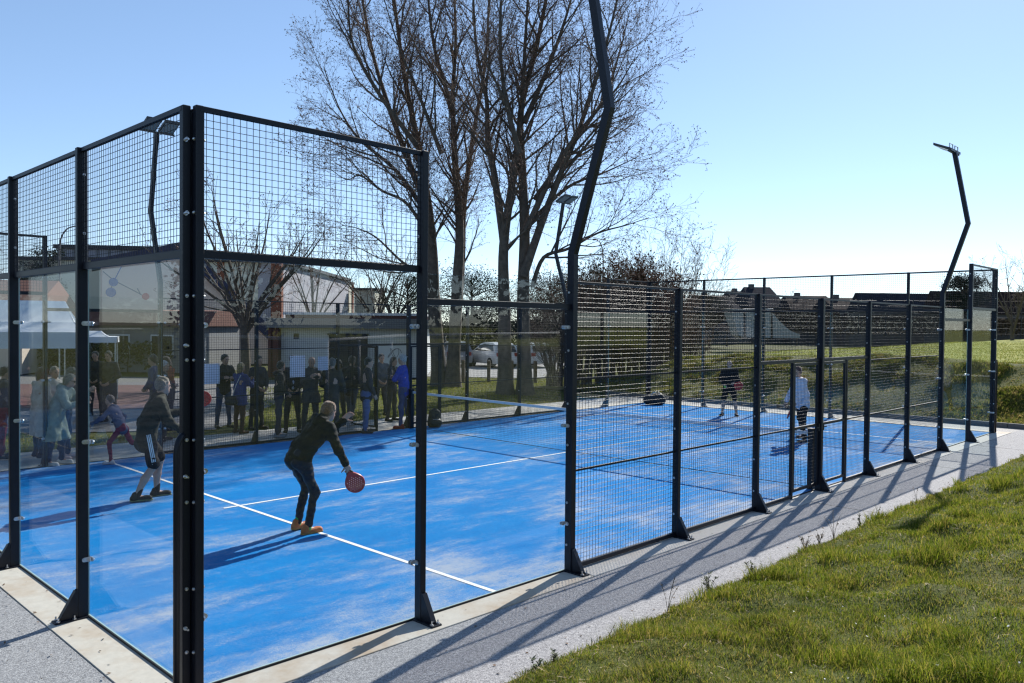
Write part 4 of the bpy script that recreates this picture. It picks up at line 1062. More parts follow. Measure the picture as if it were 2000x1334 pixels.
# ================================================================== GRASS
def blade_mat(name, stops, trans=.35):
    m = bpy.data.materials.new(name); m.use_nodes = True; nt = m.node_tree; b = nt.nodes['Principled BSDF']; K = nt.links
    g = nt.nodes.new('ShaderNodeNewGeometry'); co = objco(nt)
    f = math_n(nt, 'ADD', math_n(nt, 'MULTIPLY', g.outputs['Random Per Island'], .55), math_n(nt, 'MULTIPLY', noise(nt, co, 1.0, 5, .6), .45))
    c = ramp(nt, f, stops); K.new(c, b.inputs['Base Color']); b.inputs['Roughness'].default_value = .55; b.inputs['Specular IOR Level'].default_value = .15
    t = nt.nodes.new('ShaderNodeBsdfTranslucent'); K.new(c, t.inputs[0]); x = nt.nodes.new('ShaderNodeMixShader'); x.inputs[0].default_value = trans
    K.new(b.outputs[0], x.inputs[1]); K.new(t.outputs[0], x.inputs[2]); K.new(x.outputs[0], nt.nodes['Material Output'].inputs['Surface'])
    return m
M['blade'] = blade_mat('grass_blades', [(.22, (0.048, 0.085, 0.005)), (.40, (0.140, 0.195, 0.012)), (.58, (0.235, 0.258, 0.026)), (.76, (0.40, 0.32, 0.075))], .5)
M['blade_dry'] = blade_mat('rough_dry_grass', [(.25, (0.065, 0.100, 0.012)), (.45, (0.15, 0.175, 0.026)), (.62, (0.24, 0.21, 0.050)), (.80, (0.36, 0.27, 0.10))], .5)
M['blade_lawn'] = blade_mat('lawn_grass', [(.25, (0.10, 0.14, 0.016)), (.5, (0.19, 0.21, 0.030)), (.75, (0.28, 0.25, 0.065))], .5)
def blades(name, x, y, z, h, wid, lean, m, label, seed, clump=None):
    g = np.random.default_rng(seed); n = len(x); a = g.uniform(0, 2 * np.pi, n); b = g.uniform(0, 2 * np.pi, n)
    base = np.stack([x, y, z], 1); wv = np.stack([np.cos(a), np.sin(a), np.zeros(n)], 1) * (wid / 2)[:, None]
    ld = np.stack([np.cos(b), np.sin(b), np.zeros(n)], 1) * (lean * h)[:, None]
    mid = base + ld * .35 + np.array([0, 0, 1]) * (h * .6)[:, None]; tip = base + ld + np.array([0, 0, 1]) * (h * (1 - .25 * lean))[:, None]
    V = np.stack([base - wv, base + wv, mid - wv * .75, mid + wv * .75, tip], 1).reshape(-1, 3); o = np.arange(n)[:, None] * 5
    F = np.concatenate([o + np.array([[0, 1, 3]]), o + np.array([[0, 3, 2]]), o + np.array([[2, 3, 4]])], 0)
    return tag(link(name, mesh_np(name, V, F), M[m]), label, 'grass', kind='stuff')
def in_view(x, y, z, mx=260, my=160):
    P_ = np.stack([x, y, z], -1) - CAM; d = P_ @ FW; d = np.where(d < .3, .3, d); u = 1000 + FPX * (P_ @ RT) / d; v = 667 - FPX * (P_ @ UP) / d
    return (P_ @ FW > .5) & (u > -mx) & (u < 2000 + mx) & (v < 1334 + my) & (v > 0), d
g = np.random.default_rng(5)
# near verge
X = []; N0 = 1100000
x = g.uniform(-3, 20, N0); y = -1.40 - g.uniform(0, 1, N0) ** 1.15 * 6.2
z = near_z(x, y); ok, d = in_view(x, y, z)
dens = vnoise(x, y, .33, 21) * .5 + vnoise(x, y, .12, 22) * .5
keep = ok & (g.uniform(0, 1, N0) < np.clip(1.25 - d / 14, .16, 1) * np.clip(dens * 2.2 - .30, .30, 1)) & ((y < -1.46) | (vnoise(x, y, .3, 25) > .55))
x, y, z, d = x[keep], y[keep], z[keep], d[keep]; n = len(x)
dry = sstep(.45, .75, vnoise(x, y, 1.3, 26)); tuft = sstep(.62, .85, vnoise(x, y, .42, 23)) * (1 - .6 * dry); tall = sstep(.55, .8, vnoise(x, y, .22, 24))
h = (.026 + .032 * g.uniform(0, 1, n) + .15 * tuft * g.uniform(.4, 1, n) + .035 * tall) * g.uniform(.6, 1.25, n)
wd_ = np.clip(.0022 + d * .00042, .0025, .008) * g.uniform(.7, 1.3, n); ln_ = g.uniform(.15, 1.0, n)
k = g.uniform(0, 1, n) < .12 + .5 * dry * (1 - tuft)
blades('grass', x[~k], y[~k], z[~k] - .008, h[~k], wd_[~k], ln_[~k], 'blade', 'sunlit green tufted grass of the near verge', 31)
blades('grass', x[k], y[k], z[k] - .008, h[k] * .9, wd_[k], ln_[k] + .3, 'blade_dry', 'dry yellowish grass among the green of the near verge', 35)
print('near blades', n, flush=True)
# far bank
N1 = 230000
x = FB + .1 + g.uniform(0, 1, N1) * 8; y = g.uniform(-7, 15, N1); z = far_z(x, y)
cl = vnoise(x, y, .6, 33); keep = (g.uniform(0, 1, N1) < np.clip(cl * 2 - .2, .3, 1)) & in_view(x, y, z, 100)[0]; x, y, z, cl = x[keep], y[keep], z[keep], cl[keep]; n = len(x)
h = (.05 + .17 * sstep(.45, .8, cl) * g.uniform(.4, 1, n)) * g.uniform(.6, 1.2, n) * (1 - .7 * sstep(FB + 3.8, FB + 5, x))
blades('grass', x, y, z - .02, h, .026 * g.uniform(.6, 1.4, n), g.uniform(.3, 1.1, n), 'blade_dry', 'rough half-dry grass tufts on the far bank', 32)
# field edge and lawn
N2 = 70000
x = g.uniform(FB + 6, 60, N2); y = g.uniform(-10, 22, N2); z = far_z(x, y); k = in_view(x, y, z, 60)[0]; x, y, z = x[k], y[k], z[k]; n = len(x)
blades('grass', x, y, z - .01, .04 + .05 * g.uniform(0, 1, n), .018 * g.uniform(.7, 1.4, n), g.uniform(.3, 1, n), 'blade_lawn', 'short grass of the playing field', 33)
N3 = 75000
x = g.uniform(-2, 30, N3); y = g.uniform(W + 2.12, 24, N3); z = np.full(N3, -.06)
q = np.array([x, y]).T
f = Fr(0, 19.6)
k = in_view(x, y, z, 60)[0] & ~((((q - CAM[:2]) @ FW[:2]) > 18.4) & (((q - CAM[:2]) @ RT[:2]) / ((q - CAM[:2]) @ FW[:2]) * FPX + 1000 < 470)) & (((q - CAM[:2]) @ FW[:2]) < 39)
x, y, z = x[k], y[k], z[k]; n = len(x)
blades('grass', x, y, z, (.03 + .05 * g.uniform(0, 1, n)) * (1 + .8 * (vnoise(x, y, 1.2, 41) > .6)), .013 * g.uniform(.7, 1.4, n), g.uniform(.3, 1.0, n), 'blade_lawn', 'patchy lawn between the court and the trees', 34)
# scraps of dry leaf and daisies on the verge
M['petal'] = mat('white_petals', (0.72, 0.72, 0.70), .7); M['straw'] = mat('dry_straw', (0.32, 0.24, 0.14), .8, island=.8, var=.4, scale=3)
mb = MB(); rr = random.Random(4)
for k in range(70):
    c = gp(rr.uniform(1250, 2080), rr.uniform(1080, 1400), .35); px_, py_ = c[0], c[1]
    if py_ > -2.0: continue
    if vnoise(np.array([px_]), np.array([py_]), .9, 77)[0] < .42: continue
    zz_ = float(near_z(px_, py_)) + rr.uniform(.03, .06); r_ = rr.uniform(.006, .011); t = rr.uniform(0, 6)
    tilt = np.array([rr.gauss(0, .35), rr.gauss(0, .35)])
    pts = []
    for i in range(12):
        a = 2 * math.pi * i / 12 + t; q_ = r_ * (1 if i % 2 else .55); pts.append((px_ + q_ * math.cos(a), py_ + q_ * math.sin(a), zz_ + q_ * (math.cos(a) * tilt[0] + math.sin(a) * tilt[1])))
    mb.add(pts, [tuple(range(12))])
tag(mb.build('daisies', M['petal']), 'white daisies scattered in the near grass', 'daisies', kind='stuff')
n = 2600; x = g.uniform(-1, 14, n); y = -1.45 - g.uniform(0, 1, n) ** 2 * 4; z = near_z(x, y) + .012
a = g.uniform(0, 6.28, n); l = g.uniform(.02, .07, n); e1 = np.stack([np.cos(a) * l, np.sin(a) * l, g.normal(0, .012, n)], 1); e2 = np.stack([-np.sin(a), np.cos(a), np.zeros(n)], 1) * .0025
b0 = np.stack([x, y, z], 1); V = np.stack([b0 - e2, b0 + e2, b0 + e1 + e2, b0 + e1 - e2], 1).reshape(-1, 3)
tag(link('straw', mesh_np('straw', V, np.arange(len(V)).reshape(-1, 4)), M['straw']), 'dry straw and dead leaf scraps in the near grass', 'straw', kind='stuff')
# dead leaves and crumbs of soil that have blown on to the path and the kerb slab
M['litter'] = mat('dead_leaves', (0.10, 0.055, 0.028), .9, island=.9, var=.5, scale=3)
n = 420; e = g.uniform(0, 1, n) < .62; x = np.where(e, g.uniform(-.5, 20, n), g.uniform(-1.45, -.05, n)); y = np.where(e, -1.43 + np.abs(g.normal(0, .13, n)), g.uniform(-.3, 6, n)); t = g.uniform(0, 1, n) < .25
y = np.where(e & t, g.uniform(-1.35, -.08, n), y); z = np.where((np.minimum(-x, 9) < PW) & (x < 0) & (y > 0) | (y > -PW), -.002, -.010)
r_ = g.uniform(.006, .022, n); a = g.uniform(0, 6.28, n); u = np.stack([np.cos(a), np.sin(a), g.normal(0, .18, n)], 1) * r_[:, None]; v = np.stack([-np.sin(a), np.cos(a), g.normal(0, .25, n)], 1) * (r_ * .5)[:, None]; c = np.stack([x, y, z + .005], 1)
V = np.stack([c + u, c + v, c - u, c - v], 1).reshape(-1, 3)
tag(link('dead_leaves', mesh_np('dead_leaves', V, np.arange(4 * n).reshape(-1, 4)), M['litter']), 'dead leaves and crumbs of soil scattered on the path', 'leaves', kind='stuff')
# weeds along the edge of the path
M['weed'] = mat('dry_weed_stalk', (0.12, 0.085, 0.045), .8); M['weed_leaf'] = mat('weed_leaves', (0.045, 0.065, 0.018), .7, island=.9, var=.35, scale=4)
def weed(x, y, h, label, seed, m='weed', n=3, leafy=False):
    r_ = random.Random(seed); z_ = float(near_z(x, y)) - .01; o = empty('weed', (x, y, z_), 0, label, 'weed', 'weeds along the path edge'); mb = MB(); lf = MB()
    for k in range(n):
        a = r_.uniform(0, 6.28); s_ = r_.uniform(.1, .35) * h; hh = h * r_.uniform(.6, 1); pts = [(0, 0, 0), (math.cos(a) * s_ * .3, math.sin(a) * s_ * .3, hh * .5), (math.cos(a) * s_, math.sin(a) * s_, hh)]
        mb.tube(smooth_line(pts, 6), np.linspace(.0035, .0015, 6), 4)
        for j in range(16 if leafy else 7):
            t = r_.uniform(.1 if leafy else .55, 1); p = np.array(pts[0]) * (1 - t) + np.array(pts[2]) * t; q_ = r_.uniform(.012, .03) * (1.6 if leafy else 1); b_ = r_.uniform(0, 6.28); d_ = np.array([math.cos(b_), math.sin(b_), r_.uniform(.1, .9)]) * q_; w_ = np.array([-math.sin(b_), math.cos(b_), 0]) * q_ * .28
            lf.add([p, p + d_ * .5 + w_, p + d_, p + d_ * .5 - w_], [(0, 1, 2, 3)])
    mb.build('stalk', M['weed'], o); lf.build('leaves', M['weed_leaf'] if leafy else M[m], o)
for i, (px, py, h, n, lf, lab) in enumerate(((1026, 1300, .14, 2, 1, 'green weed at the bottom edge of the path'), (1075, 1290, .11, 3, 1, 'small weed second along the path edge'), (1175, 1240, .20, 1, 0, 'single dry dock stalk at the path edge'),
        (1290, 1190, .34, 4, 0, 'tall thin dry stalks leaning over the path'), (1350, 1150, .22, 7, 1, 'leafy clump leaning on the path in the middle'), (1420, 1112, .16, 6, 1, 'low leafy clump next to the middle one'),
        (1540, 1070, .22, 12, 0, 'reddish dry seed heads hanging over the path edge'), (1580, 1060, .18, 12, 0, 'reddish dry grass right of the first seed heads'), (1620, 1050, .40, 4, 0, 'tallest dry stalks, in front of the second mesh bay'),
        (1655, 1025, .20, 3, 1, 'upright green weed beside the tallest stalks'), (1750, 975, .26, 2, 0, 'thin dry stalk near the gate shadows'), (1690, 1010, .22, 2, 0, 'thin stalk halfway along the verge'))):
    p = gp(px, py); weed(float(p[0]), min(float(p[1]), -1.44), h, lab, i, n=n, leafy=bool(lf))
# ================================================================== PEOPLE: signed-distance bodies turned into one surface each
class SDF:
    def __init__(s, h, k=.03): s.p = []; s.h = h; s.k = k; s.cut = []; s.minus = []
    def cap(s, a, b, ra, rb=None, k=None): s.p.append(('c', np.asarray(a, float), np.asarray(b, float), ra, ra if rb is None else rb, k or s.k)); return s
    def ell(s, c, r, B=None, k=None): s.p.append(('e', np.asarray(c, float), np.asarray(r, float), np.eye(3) if B is None else B, 0, k or s.k)); return s
    def plane(s, n, p): s.cut.append((np.asarray(n, float), np.asarray(p, float))); return s   # keeps the side n points away from
    def mesh(s):
        h = s.h; lo = np.full(3, 1e9); hi = -lo
        for q in s.p:
            if q[0] == 'c': pts = [q[1] - q[3], q[1] + q[3], q[2] - q[4], q[2] + q[4]]
            else: m = np.abs(q[3]) @ q[2]; pts = [q[1] - m, q[1] + m]
            lo = np.minimum(lo, np.min(pts, 0)); hi = np.maximum(hi, np.max(pts, 0))
        lo -= 3 * h + .01; hi += 3 * h + .01; n = np.ceil((hi - lo) / h).astype(int) + 1
        ax = [lo[i] + h * np.arange(n[i]) for i in range(3)]
        D = np.full(n, .2, np.float32)
        for q in s.p:
            k = q[5]; pad = k + 3 * h
            if q[0] == 'c': a = np.minimum(q[1] - q[3], q[2] - q[4]) - pad; b = np.maximum(q[1] + q[3], q[2] + q[4]) + pad
            else: m = np.abs(q[3]) @ q[2]; a = q[1] - m - pad; b = q[1] + m + pad
            i0 = np.clip(np.floor((a - lo) / h).astype(int), 0, n); i1 = np.clip(np.ceil((b - lo) / h).astype(int) + 1, 0, n); sl = tuple(slice(u, v) for u, v in zip(i0, i1))
            x, y, z = [ax[i][sl[i]].astype(np.float32) for i in range(3)]; x = x[:, None, None]; y = y[None, :, None]; z = z[None, None, :]
            if q[0] == 'c':
                A, v = q[1], q[2] - q[1]; L2 = float(v @ v) + 1e-9; px, py, pz = x - A[0], y - A[1], z - A[2]
                t = np.clip((px * v[0] + py * v[1] + pz * v[2]) / L2, 0, 1)
                d = np.sqrt((px - t * v[0]) ** 2 + (py - t * v[1]) ** 2 + (pz - t * v[2]) ** 2) - (q[3] + (q[4] - q[3]) * t)
            else:
                px, py, pz = x - q[1][0], y - q[1][1], z - q[1][2]; B = q[3]; r = q[2]
                u = [(px * B[0][i] + py * B[1][i] + pz * B[2][i]) / r[i] for i in range(3)]
                l = np.sqrt(u[0] ** 2 + u[1] ** 2 + u[2] ** 2) + 1e-6; g2 = np.sqrt((u[0] / r[0]) ** 2 + (u[1] / r[1]) ** 2 + (u[2] / r[2]) ** 2) + 1e-6
                d = l * (l - 1) / g2
            o = D[sl]; hh = np.clip(.5 + .5 * (o - d) / k, 0, 1); D[sl] = o * (1 - hh) + d * hh - k * hh * (1 - hh)
        for nrm, p in s.cut:
            D = np.maximum(D, ((ax[0][:, None, None] - p[0]) * nrm[0] + (ax[1][None, :, None] - p[1]) * nrm[1] + (ax[2][None, None, :] - p[2]) * nrm[2]).astype(np.float32))
        return surface_nets(D, lo, h)
def surface_nets(D, lo, h):
    S = D < 0; c = S[:-1, :-1, :-1].astype(np.int8)
    for i in range(2):
        for j in range(2):
            for k in range(2):
                if i + j + k: c = c + S[i:S.shape[0] - 1 + i, j:S.shape[1] - 1 + j, k:S.shape[2] - 1 + k]
    act = np.argwhere((c > 0) & (c < 8)); idx = np.full(c.shape, -1, np.int64); idx[tuple(act.T)] = np.arange(len(act))
    off = [(0, 0, 0), (1, 0, 0), (0, 1, 0), (1, 1, 0), (0, 0, 1), (1, 0, 1), (0, 1, 1), (1, 1, 1)]
    val = np.stack([D[act[:, 0] + a, act[:, 1] + b, act[:, 2] + e] for a, b, e in off], 1); acc = np.zeros((len(act), 3)); cnt = np.zeros(len(act))
    for a in range(8):
        for b in range(a + 1, 8):
            if sum(abs(p - q) for p, q in zip(off[a], off[b])) != 1: continue
            va, vb = val[:, a], val[:, b]; m = (va < 0) != (vb < 0); t = np.where(m, va / (va - vb + 1e-12), 0)
            p = np.array(off[a]) + (np.array(off[b]) - np.array(off[a])) * t[:, None]; acc[m] += p[m]; cnt[m] += 1
    V = lo + h * (act + acc / np.maximum(cnt, 1)[:, None]); F = []
    for ax in range(3):
        u, v = (ax + 1) % 3, (ax + 2) % 3; s0 = [slice(None)] * 3; s1 = [slice(None)] * 3; s0[ax] = slice(0, -1); s1[ax] = slice(1, None)
        for flip in (0, 1):
            m = (S[tuple(s0)] & ~S[tuple(s1)]) if not flip else (~S[tuple(s0)] & S[tuple(s1)])
            e = np.argwhere(m); ok = (e[:, u] > 0) & (e[:, v] > 0) & (e[:, u] < D.shape[u] - 1) & (e[:, v] < D.shape[v] - 1); e = e[ok]
            du = np.zeros(3, int); dv = np.zeros(3, int); du[u] = 1; dv[v] = 1
            q = np.stack([idx[tuple((e - du - dv).T)], idx[tuple((e - dv).T)], idx[tuple(e.T)], idx[tuple((e - du).T)]], 1)
            if flip: q = q[:, ::-1]
            F.append(q[(q >= 0).all(1)])
    return V, np.concatenate(F)

def rotm(yaw=0, pitch=0, roll=0):
    'columns: forward, left, up; pitch > 0 looks down'
    cy_, sy_, cp, sp, cr, sr = math.cos(yaw), math.sin(yaw), math.cos(pitch), math.sin(pitch), math.cos(roll), math.sin(roll)
    Rz = np.array([[cy_, -sy_, 0], [sy_, cy_, 0], [0, 0, 1]]); Ry = np.array([[cp, 0, sp], [0, 1, 0], [-sp, 0, cp]]); Rx = np.array([[1, 0, 0], [0, cr, -sr], [0, sr, cr]])
    return Rz @ Ry @ Rx
D2 = R
def skeleton(Hh, P):
    s = Hh / 1.75; J = {}
    hip = np.zeros(3); lean1, lean2 = D2(P.get('lean', 3)), D2(P.get('lean2', P.get('lean', 3))); side = D2(P.get('side', 0)); tw = D2(P.get('twist', 0))
    d1 = np.array([math.sin(lean1), math.sin(side), math.cos(lean1)]); d1 /= np.linalg.norm(d1); d2 = np.array([math.sin(lean2), math.sin(side), math.cos(lean2)]); d2 /= np.linalg.norm(d2)
    J['pel'] = hip; J['waist'] = hip + d1 * .15 * s; J['chest'] = J['waist'] + d2 * .22 * s; J['neck'] = J['chest'] + d2 * .155 * s
    TB = rotm(tw, lean2, 0); J['TB'] = TB; J['PB'] = rotm(tw * .3, lean1 * .5, 0)
    hd = rotm(tw + D2(P.get('hyaw', 0)), D2(P.get('hpitch', 5)), D2(P.get('hroll', 0))); J['HB'] = hd
    J['head'] = J['neck'] + d2 * .055 * s + hd @ np.array([.018, 0, .105]) * s
    for n, sd in (('L', 1), ('R', -1)):
        sh = J['neck'] + TB @ np.array([0, sd * .178 * P.get('sh', 1), -.055]) * s; J['sh' + n] = sh
        f, ab, el, inn, ext = P.get('arm' + n, (5, 8, 12, 10, 0)); f, ab, el, inn = map(D2, (f, ab, el, inn))
        ua = np.array([math.sin(f) * math.cos(ab), sd * math.sin(ab), -math.cos(f) * math.cos(ab)]); fa = np.array([math.sin(f + el) * math.cos(inn), -sd * math.sin(inn), -math.cos(f + el) * math.cos(inn)])
        ua /= np.linalg.norm(ua); fa /= np.linalg.norm(fa)
        if ext: ua, fa = TB @ ua, TB @ fa
        J['el' + n] = sh + ua * .285 * s; J['wr' + n] = J['el' + n] + fa * .255 * s; J['fa' + n] = fa
        hf, hab, kn, fy = P.get('leg' + n, (0, 4, 3, 8)); hf, hab, kn = map(D2, (hf, hab, kn))
        hp = J['PB'] @ np.array([0, sd * .09, -.02]) * s; J['hip' + n] = hp
        th = np.array([math.sin(hf), sd * math.sin(hab), -math.cos(hf)]); th /= np.linalg.norm(th); sk = np.array([math.sin(hf - kn), sd * math.sin(hab) * .8, -math.cos(hf - kn)]); sk /= np.linalg.norm(sk)
        J['kn' + n] = hp + th * .425 * s; J['an' + n] = J['kn' + n] + sk * .425 * s
        y = D2(fy) * sd; tip = D2(P.get('tip' + n, 0)); J['ft' + n] = np.array([math.cos(y) * math.cos(tip), math.sin(y) * math.cos(tip), -math.sin(tip)])
    lo = min(J['anL'][2] - (.085 * s + max(0, -J['ftL'][2]) * .15), J['anR'][2] - (.085 * s + max(0, -J['ftR'][2]) * .15))
    for k in J:
        if k[:2] not in ('TB', 'HB', 'PB', 'fa', 'ft'): J[k] = J[k] - np.array([0, 0, lo])
    J['s'] = s
    return J

def hand(J, n, P):
    'a palm, four bent fingers of different length and a thumb from the side of the palm; closed = holding something'
    s = J['s']; sd = 1 if n == 'L' else -1; w = J['wr' + n]; f = J['fa' + n]; B = J['TB']; inw = B @ np.array([0, -sd, 0.0]); nrm = inw - f * (inw @ f); nrm /= np.linalg.norm(nrm); u = np.cross(f, nrm) * sd
    if P.get('palm' + n) == 'fwd':
        nrm, u = u, -nrm
    curl = {'open': .12, 'relax': .55, 'grip': 1.25}[P.get('hand' + n, 'relax')]
    S_ = SDF(P.get('hv', .006), .009); pal = w + f * .045 * s
    S_.cap(w - f * .015, w + f * .025 * s, .026 * s, .026 * s)
    for i, o in enumerate((-.027, -.009, .009, .027)): S_.cap(w + f * .02 * s + u * o * .7 * s, w + f * .085 * s + u * o * s, .017 * s, .013 * s)
    for i, (o, l) in enumerate(((.029, .068), (.0105, .078), (-.0085, .072), (-.026, .056))):
        p = w + f * .088 * s + u * o * s; d = f + u * (o * 2.2); a = curl * .5; d /= np.linalg.norm(d)
        for j, (q, r0_, r1_) in enumerate(((.45, .0095, .0088), (.32, .0088, .0080), (.23, .0080, .0068))):
            dd = d * math.cos(a) + nrm * math.sin(a); p2 = p + dd * l * q * s * 1.05; S_.cap(p, p2, r0_ * s, r1_ * s, k=.005); p = p2; a += curl * .75
    p = w + f * .022 * s + u * .026 * s; d = f * .55 + u * .7 + nrm * .35; d /= np.linalg.norm(d)
    for l, r0_, r1_, m in ((.036, .0125, .011, .0), (.030, .011, .0095, .35 + curl * .3), (.024, .0095, .0075, .5 + curl * .3)):
        dd = d + nrm * m + f * m * .6; dd /= np.linalg.norm(dd); p2 = p + dd * l * s; S_.cap(p, p2, r0_ * s, r1_ * s, k=.006); p = p2
    J['grip' + n] = w + f * .075 * s + nrm * .022 * s; J['hu' + n] = u; J['hn' + n] = nrm
    return S_.mesh()

_skin = {}; _cloth = {}
def skin(c):
    if c not in _skin:
        m = mat('skin', c, .55, var=.08, scale=20); m.node_tree.nodes['Principled BSDF'].inputs['Subsurface Weight'].default_value = .0; _skin[c] = m
    return _skin[c]
def cloth(c, rough=.85, nm='cloth'):
    k = (c, rough)
    if k not in _cloth: _cloth[k] = mat(nm, c, rough, var=.18, scale=9, bump=.35, bscale=22, spec=.25)
    return _cloth[k]

SK = (.42, .25, .18); SK2 = (.36, .21, .15)
def hair_mat(c):
    k = (c, 'hair')
    if k not in _cloth:
        m = mat('hair', c, .6, var=.5, scale=55, bump=1.0, bscale=120, spec=.4); m.node_tree.nodes['Principled BSDF'].inputs['Sheen Weight'].default_value = .4; _cloth[k] = m
    return _cloth[k]
def person(label, x, y, head, Hh, P, O, vox=.02, group=None, z=0.0):
    'P: pose angles, O: outfit'
    root = empty('person', (x, y, z), head, label, 'person', group); J = skeleton(Hh, P); s = J['s']; fat = O.get('fat', 1.0); HB = J['HB']; TB = J['TB']
    sk = skin(O.get('skin', SK)); E = lambda p: p
    # ---- the body: one continuous surface
    B = SDF(vox, .025); n_ = J['neck']; h_ = J['head']
    B.cap(J['pel'] + J['PB'] @ np.array([0, .06, .0]) * s, J['chest'] + TB @ np.array([0, .075, 0]) * s, .088 * s * fat, .092 * s * fat); B.cap(J['pel'] + J['PB'] @ np.array([0, -.06, .0]) * s, J['chest'] + TB @ np.array([0, -.075, 0]) * s, .088 * s * fat, .092 * s * fat)
    B.cap(J['shL'], J['shR'], .05 * s); B.cap(n_ - TB @ np.array([0, 0, .04]) * s, h_ + HB @ np.array([-.012, 0, -.06]) * s, .056 * s, .052 * s)
    H_ = lambda a, b, c: h_ + HB @ np.array([a, b, c]) * s
    B.ell(H_(-.008, 0, .022), np.array([.094, .074, .092]) * s, HB); B.ell(H_(.022, 0, -.045), np.array([.066, .055, .070]) * s, HB)
    B.cap(H_(.088, 0, .005), H_(.104, 0, -.032), .009 * s, .013 * s, k=.012); B.cap(H_(.083, .03, .016), H_(.083, -.03, .016), .010 * s, k=.012); B.cap(H_(.072, 0, -.088), H_(.066, 0, -.092), .020 * s, k=.02); B.cap(H_(.082, .014, -.062), H_(.082, -.014, -.062), .009 * s, k=.012)
    for sd in (1, -1): B.ell(H_(-.004, sd * .076, -.012), np.array([.020, .010, .030]) * s, HB @ rotm(sd * .35), k=.008)
    cb_, cr_ = (.018, 1.0) if O.get('legs') == 'shorts' else (.002, .58)
    for n in 'LR':
        B.cap(J['sh' + n], J['el' + n], .045 * s, .036 * s); B.cap(J['el' + n], J['wr' + n], .036 * s, .026 * s)
        ql_ = 1.0 if O.get('legs') == 'shorts' else .68 * min(1, O.get('leg_thick', 1.0))
        B.cap(J['hip' + n], J['kn' + n], .078 * s * ql_, .050 * s * ql_); B.cap(J['kn' + n], J['kn' + n] * .55 + J['an' + n] * .45 + np.array([-cb_, 0, 0]) * s, .048 * s * cr_, .052 * s * cr_); B.cap(J['kn' + n] * .55 + J['an' + n] * .45 + np.array([-cb_, 0, 0]) * s, J['an' + n], .052 * s * cr_, .034 * s * (1 if cr_ == 1 else .85))
        B.cap(J['an' + n] - np.array([0, 0, .03]) * s, J['an' + n] - np.array([0, 0, .05]) * s + J['ft' + n] * .13 * s, .032 * s, .026 * s)
    parts = [B.mesh()]
    for n in 'LR':
        if O.get('hands', 'LR').find(n) >= 0: parts.append(hand(J, n, P))
        else: hand(J, n, P)
    link('body', mesh_np('body', *join_np(parts), smooth=True), sk, root)
    vv = vox
    def piece(name, S_, c, rough=.85, lab=None, m=None):
        V_, F_ = S_.mesh(); w_ = np.stack([sum(np.sin(V_ @ np.random.default_rng(11 * q + d_).normal(0, 1, (3, 1)) * f_q + 2 * q + d_)[:, 0] for q, f_q in ((1, 14), (2, 21), (3, 33), (4, 46))) for d_ in range(3)], 1)
        if name not in ('shoe', 'socks', 'shirt', 'cuff'): V_ = V_ + w_ * .0042
        o = link(name, mesh_np(name, V_, F_, smooth=True), m or cloth(c, rough), root)
        if lab: o['label'] = lab
        return o
    # ---- face: eyes, or dark glasses
    mb = MB()
    if O.get('glasses'):
        for sd in (1, -1): mb.ball(H_(.088, sd * .033, .002), np.array([.014, .024, .018]) * s, 8, 6); mb.bar(H_(.085, sd * .055, .006), H_(.0, sd * .079, .006), .005, .005)
        mb.bar(H_(.094, .012, .006), H_(.094, -.012, .006), .005, .005); mb.build('glasses', M['rubber'], root, True)
    else:
        for sd in (1, -1): mb.ball(H_(.081, sd * .031, .002), np.array([.008, .013, .008]) * s, 8, 6)
        mb.build('eyes', M['rubber'], root, True)
    # ---- hair
    hs = O.get('hair', 'short'); hc = O.get('hairc', (.03, .02, .015))
    if hs != 'bald':
        S_ = SDF(.016 if vv > .015 else .010, .014); S_.ell(H_(-.016, 0, .030), np.array([.100, .085, .100]) * s, HB)
        if hs in ('bob', 'long'):
            for sd in (1, -1): S_.cap(H_(-.03, sd * .068, .0), H_(-.035, sd * .062, -.10 if hs == 'bob' else -.2), .036 * s, .032 * s)
            S_.cap(H_(-.075, 0, .0), H_(-.075, 0, -.11 if hs == 'bob' else -.24), .055 * s, .045 * s)
        elif hs == 'bun': S_.ell(H_(-.10, 0, .055), np.array([.042, .042, .042]) * s, HB); S_.ell(H_(-.05, 0, -.01), np.array([.062, .074, .06]) * s, HB)
        elif hs == 'pony': S_.cap(H_(-.10, 0, .03), H_(-.13, 0, -.14), .028 * s, .018 * s); S_.ell(H_(-.05, 0, -.01), np.array([.062, .074, .06]) * s, HB)
        else: S_.ell(H_(-.05, 0, -.012), np.array([.060, .076, .062]) * s, HB)
        f_ = HB @ np.array([1, 0, -.62]); S_.plane(f_ / np.linalg.norm(f_), H_(.058, 0, .058))
        V_, F_ = S_.mesh(); r_ = np.linalg.norm(V_ - h_, axis=1, keepdims=True); nz_ = sum(np.sin(V_ @ np.random.default_rng(q).normal(0, 1, (3, 1)) * f_q + q) for q, f_q in ((1, 70), (2, 95), (3, 130), (4, 180), (5, 60))) * .0028; V_ = V_ + (V_ - h_) / r_ * nz_
        link('hair', mesh_np('hair', V_, F_, smooth=True), hair_mat(hc), root)
    if O.get('beard'):
        S_ = SDF(.011, .012); S_.ell(H_(.026, 0, -.062), np.array([.066, .058, .052]) * s, HB); S_.plane(HB @ np.array([0, 0, 1.]), H_(0, 0, -.045)); piece('beard', S_, hc, .8)
    # ---- top
    tc = O.get('topc', (.02, .02, .025)); tk = O.get('thick', 1.0); S_ = SDF(vv, .045)
    lw = O.get('hem', -.06)
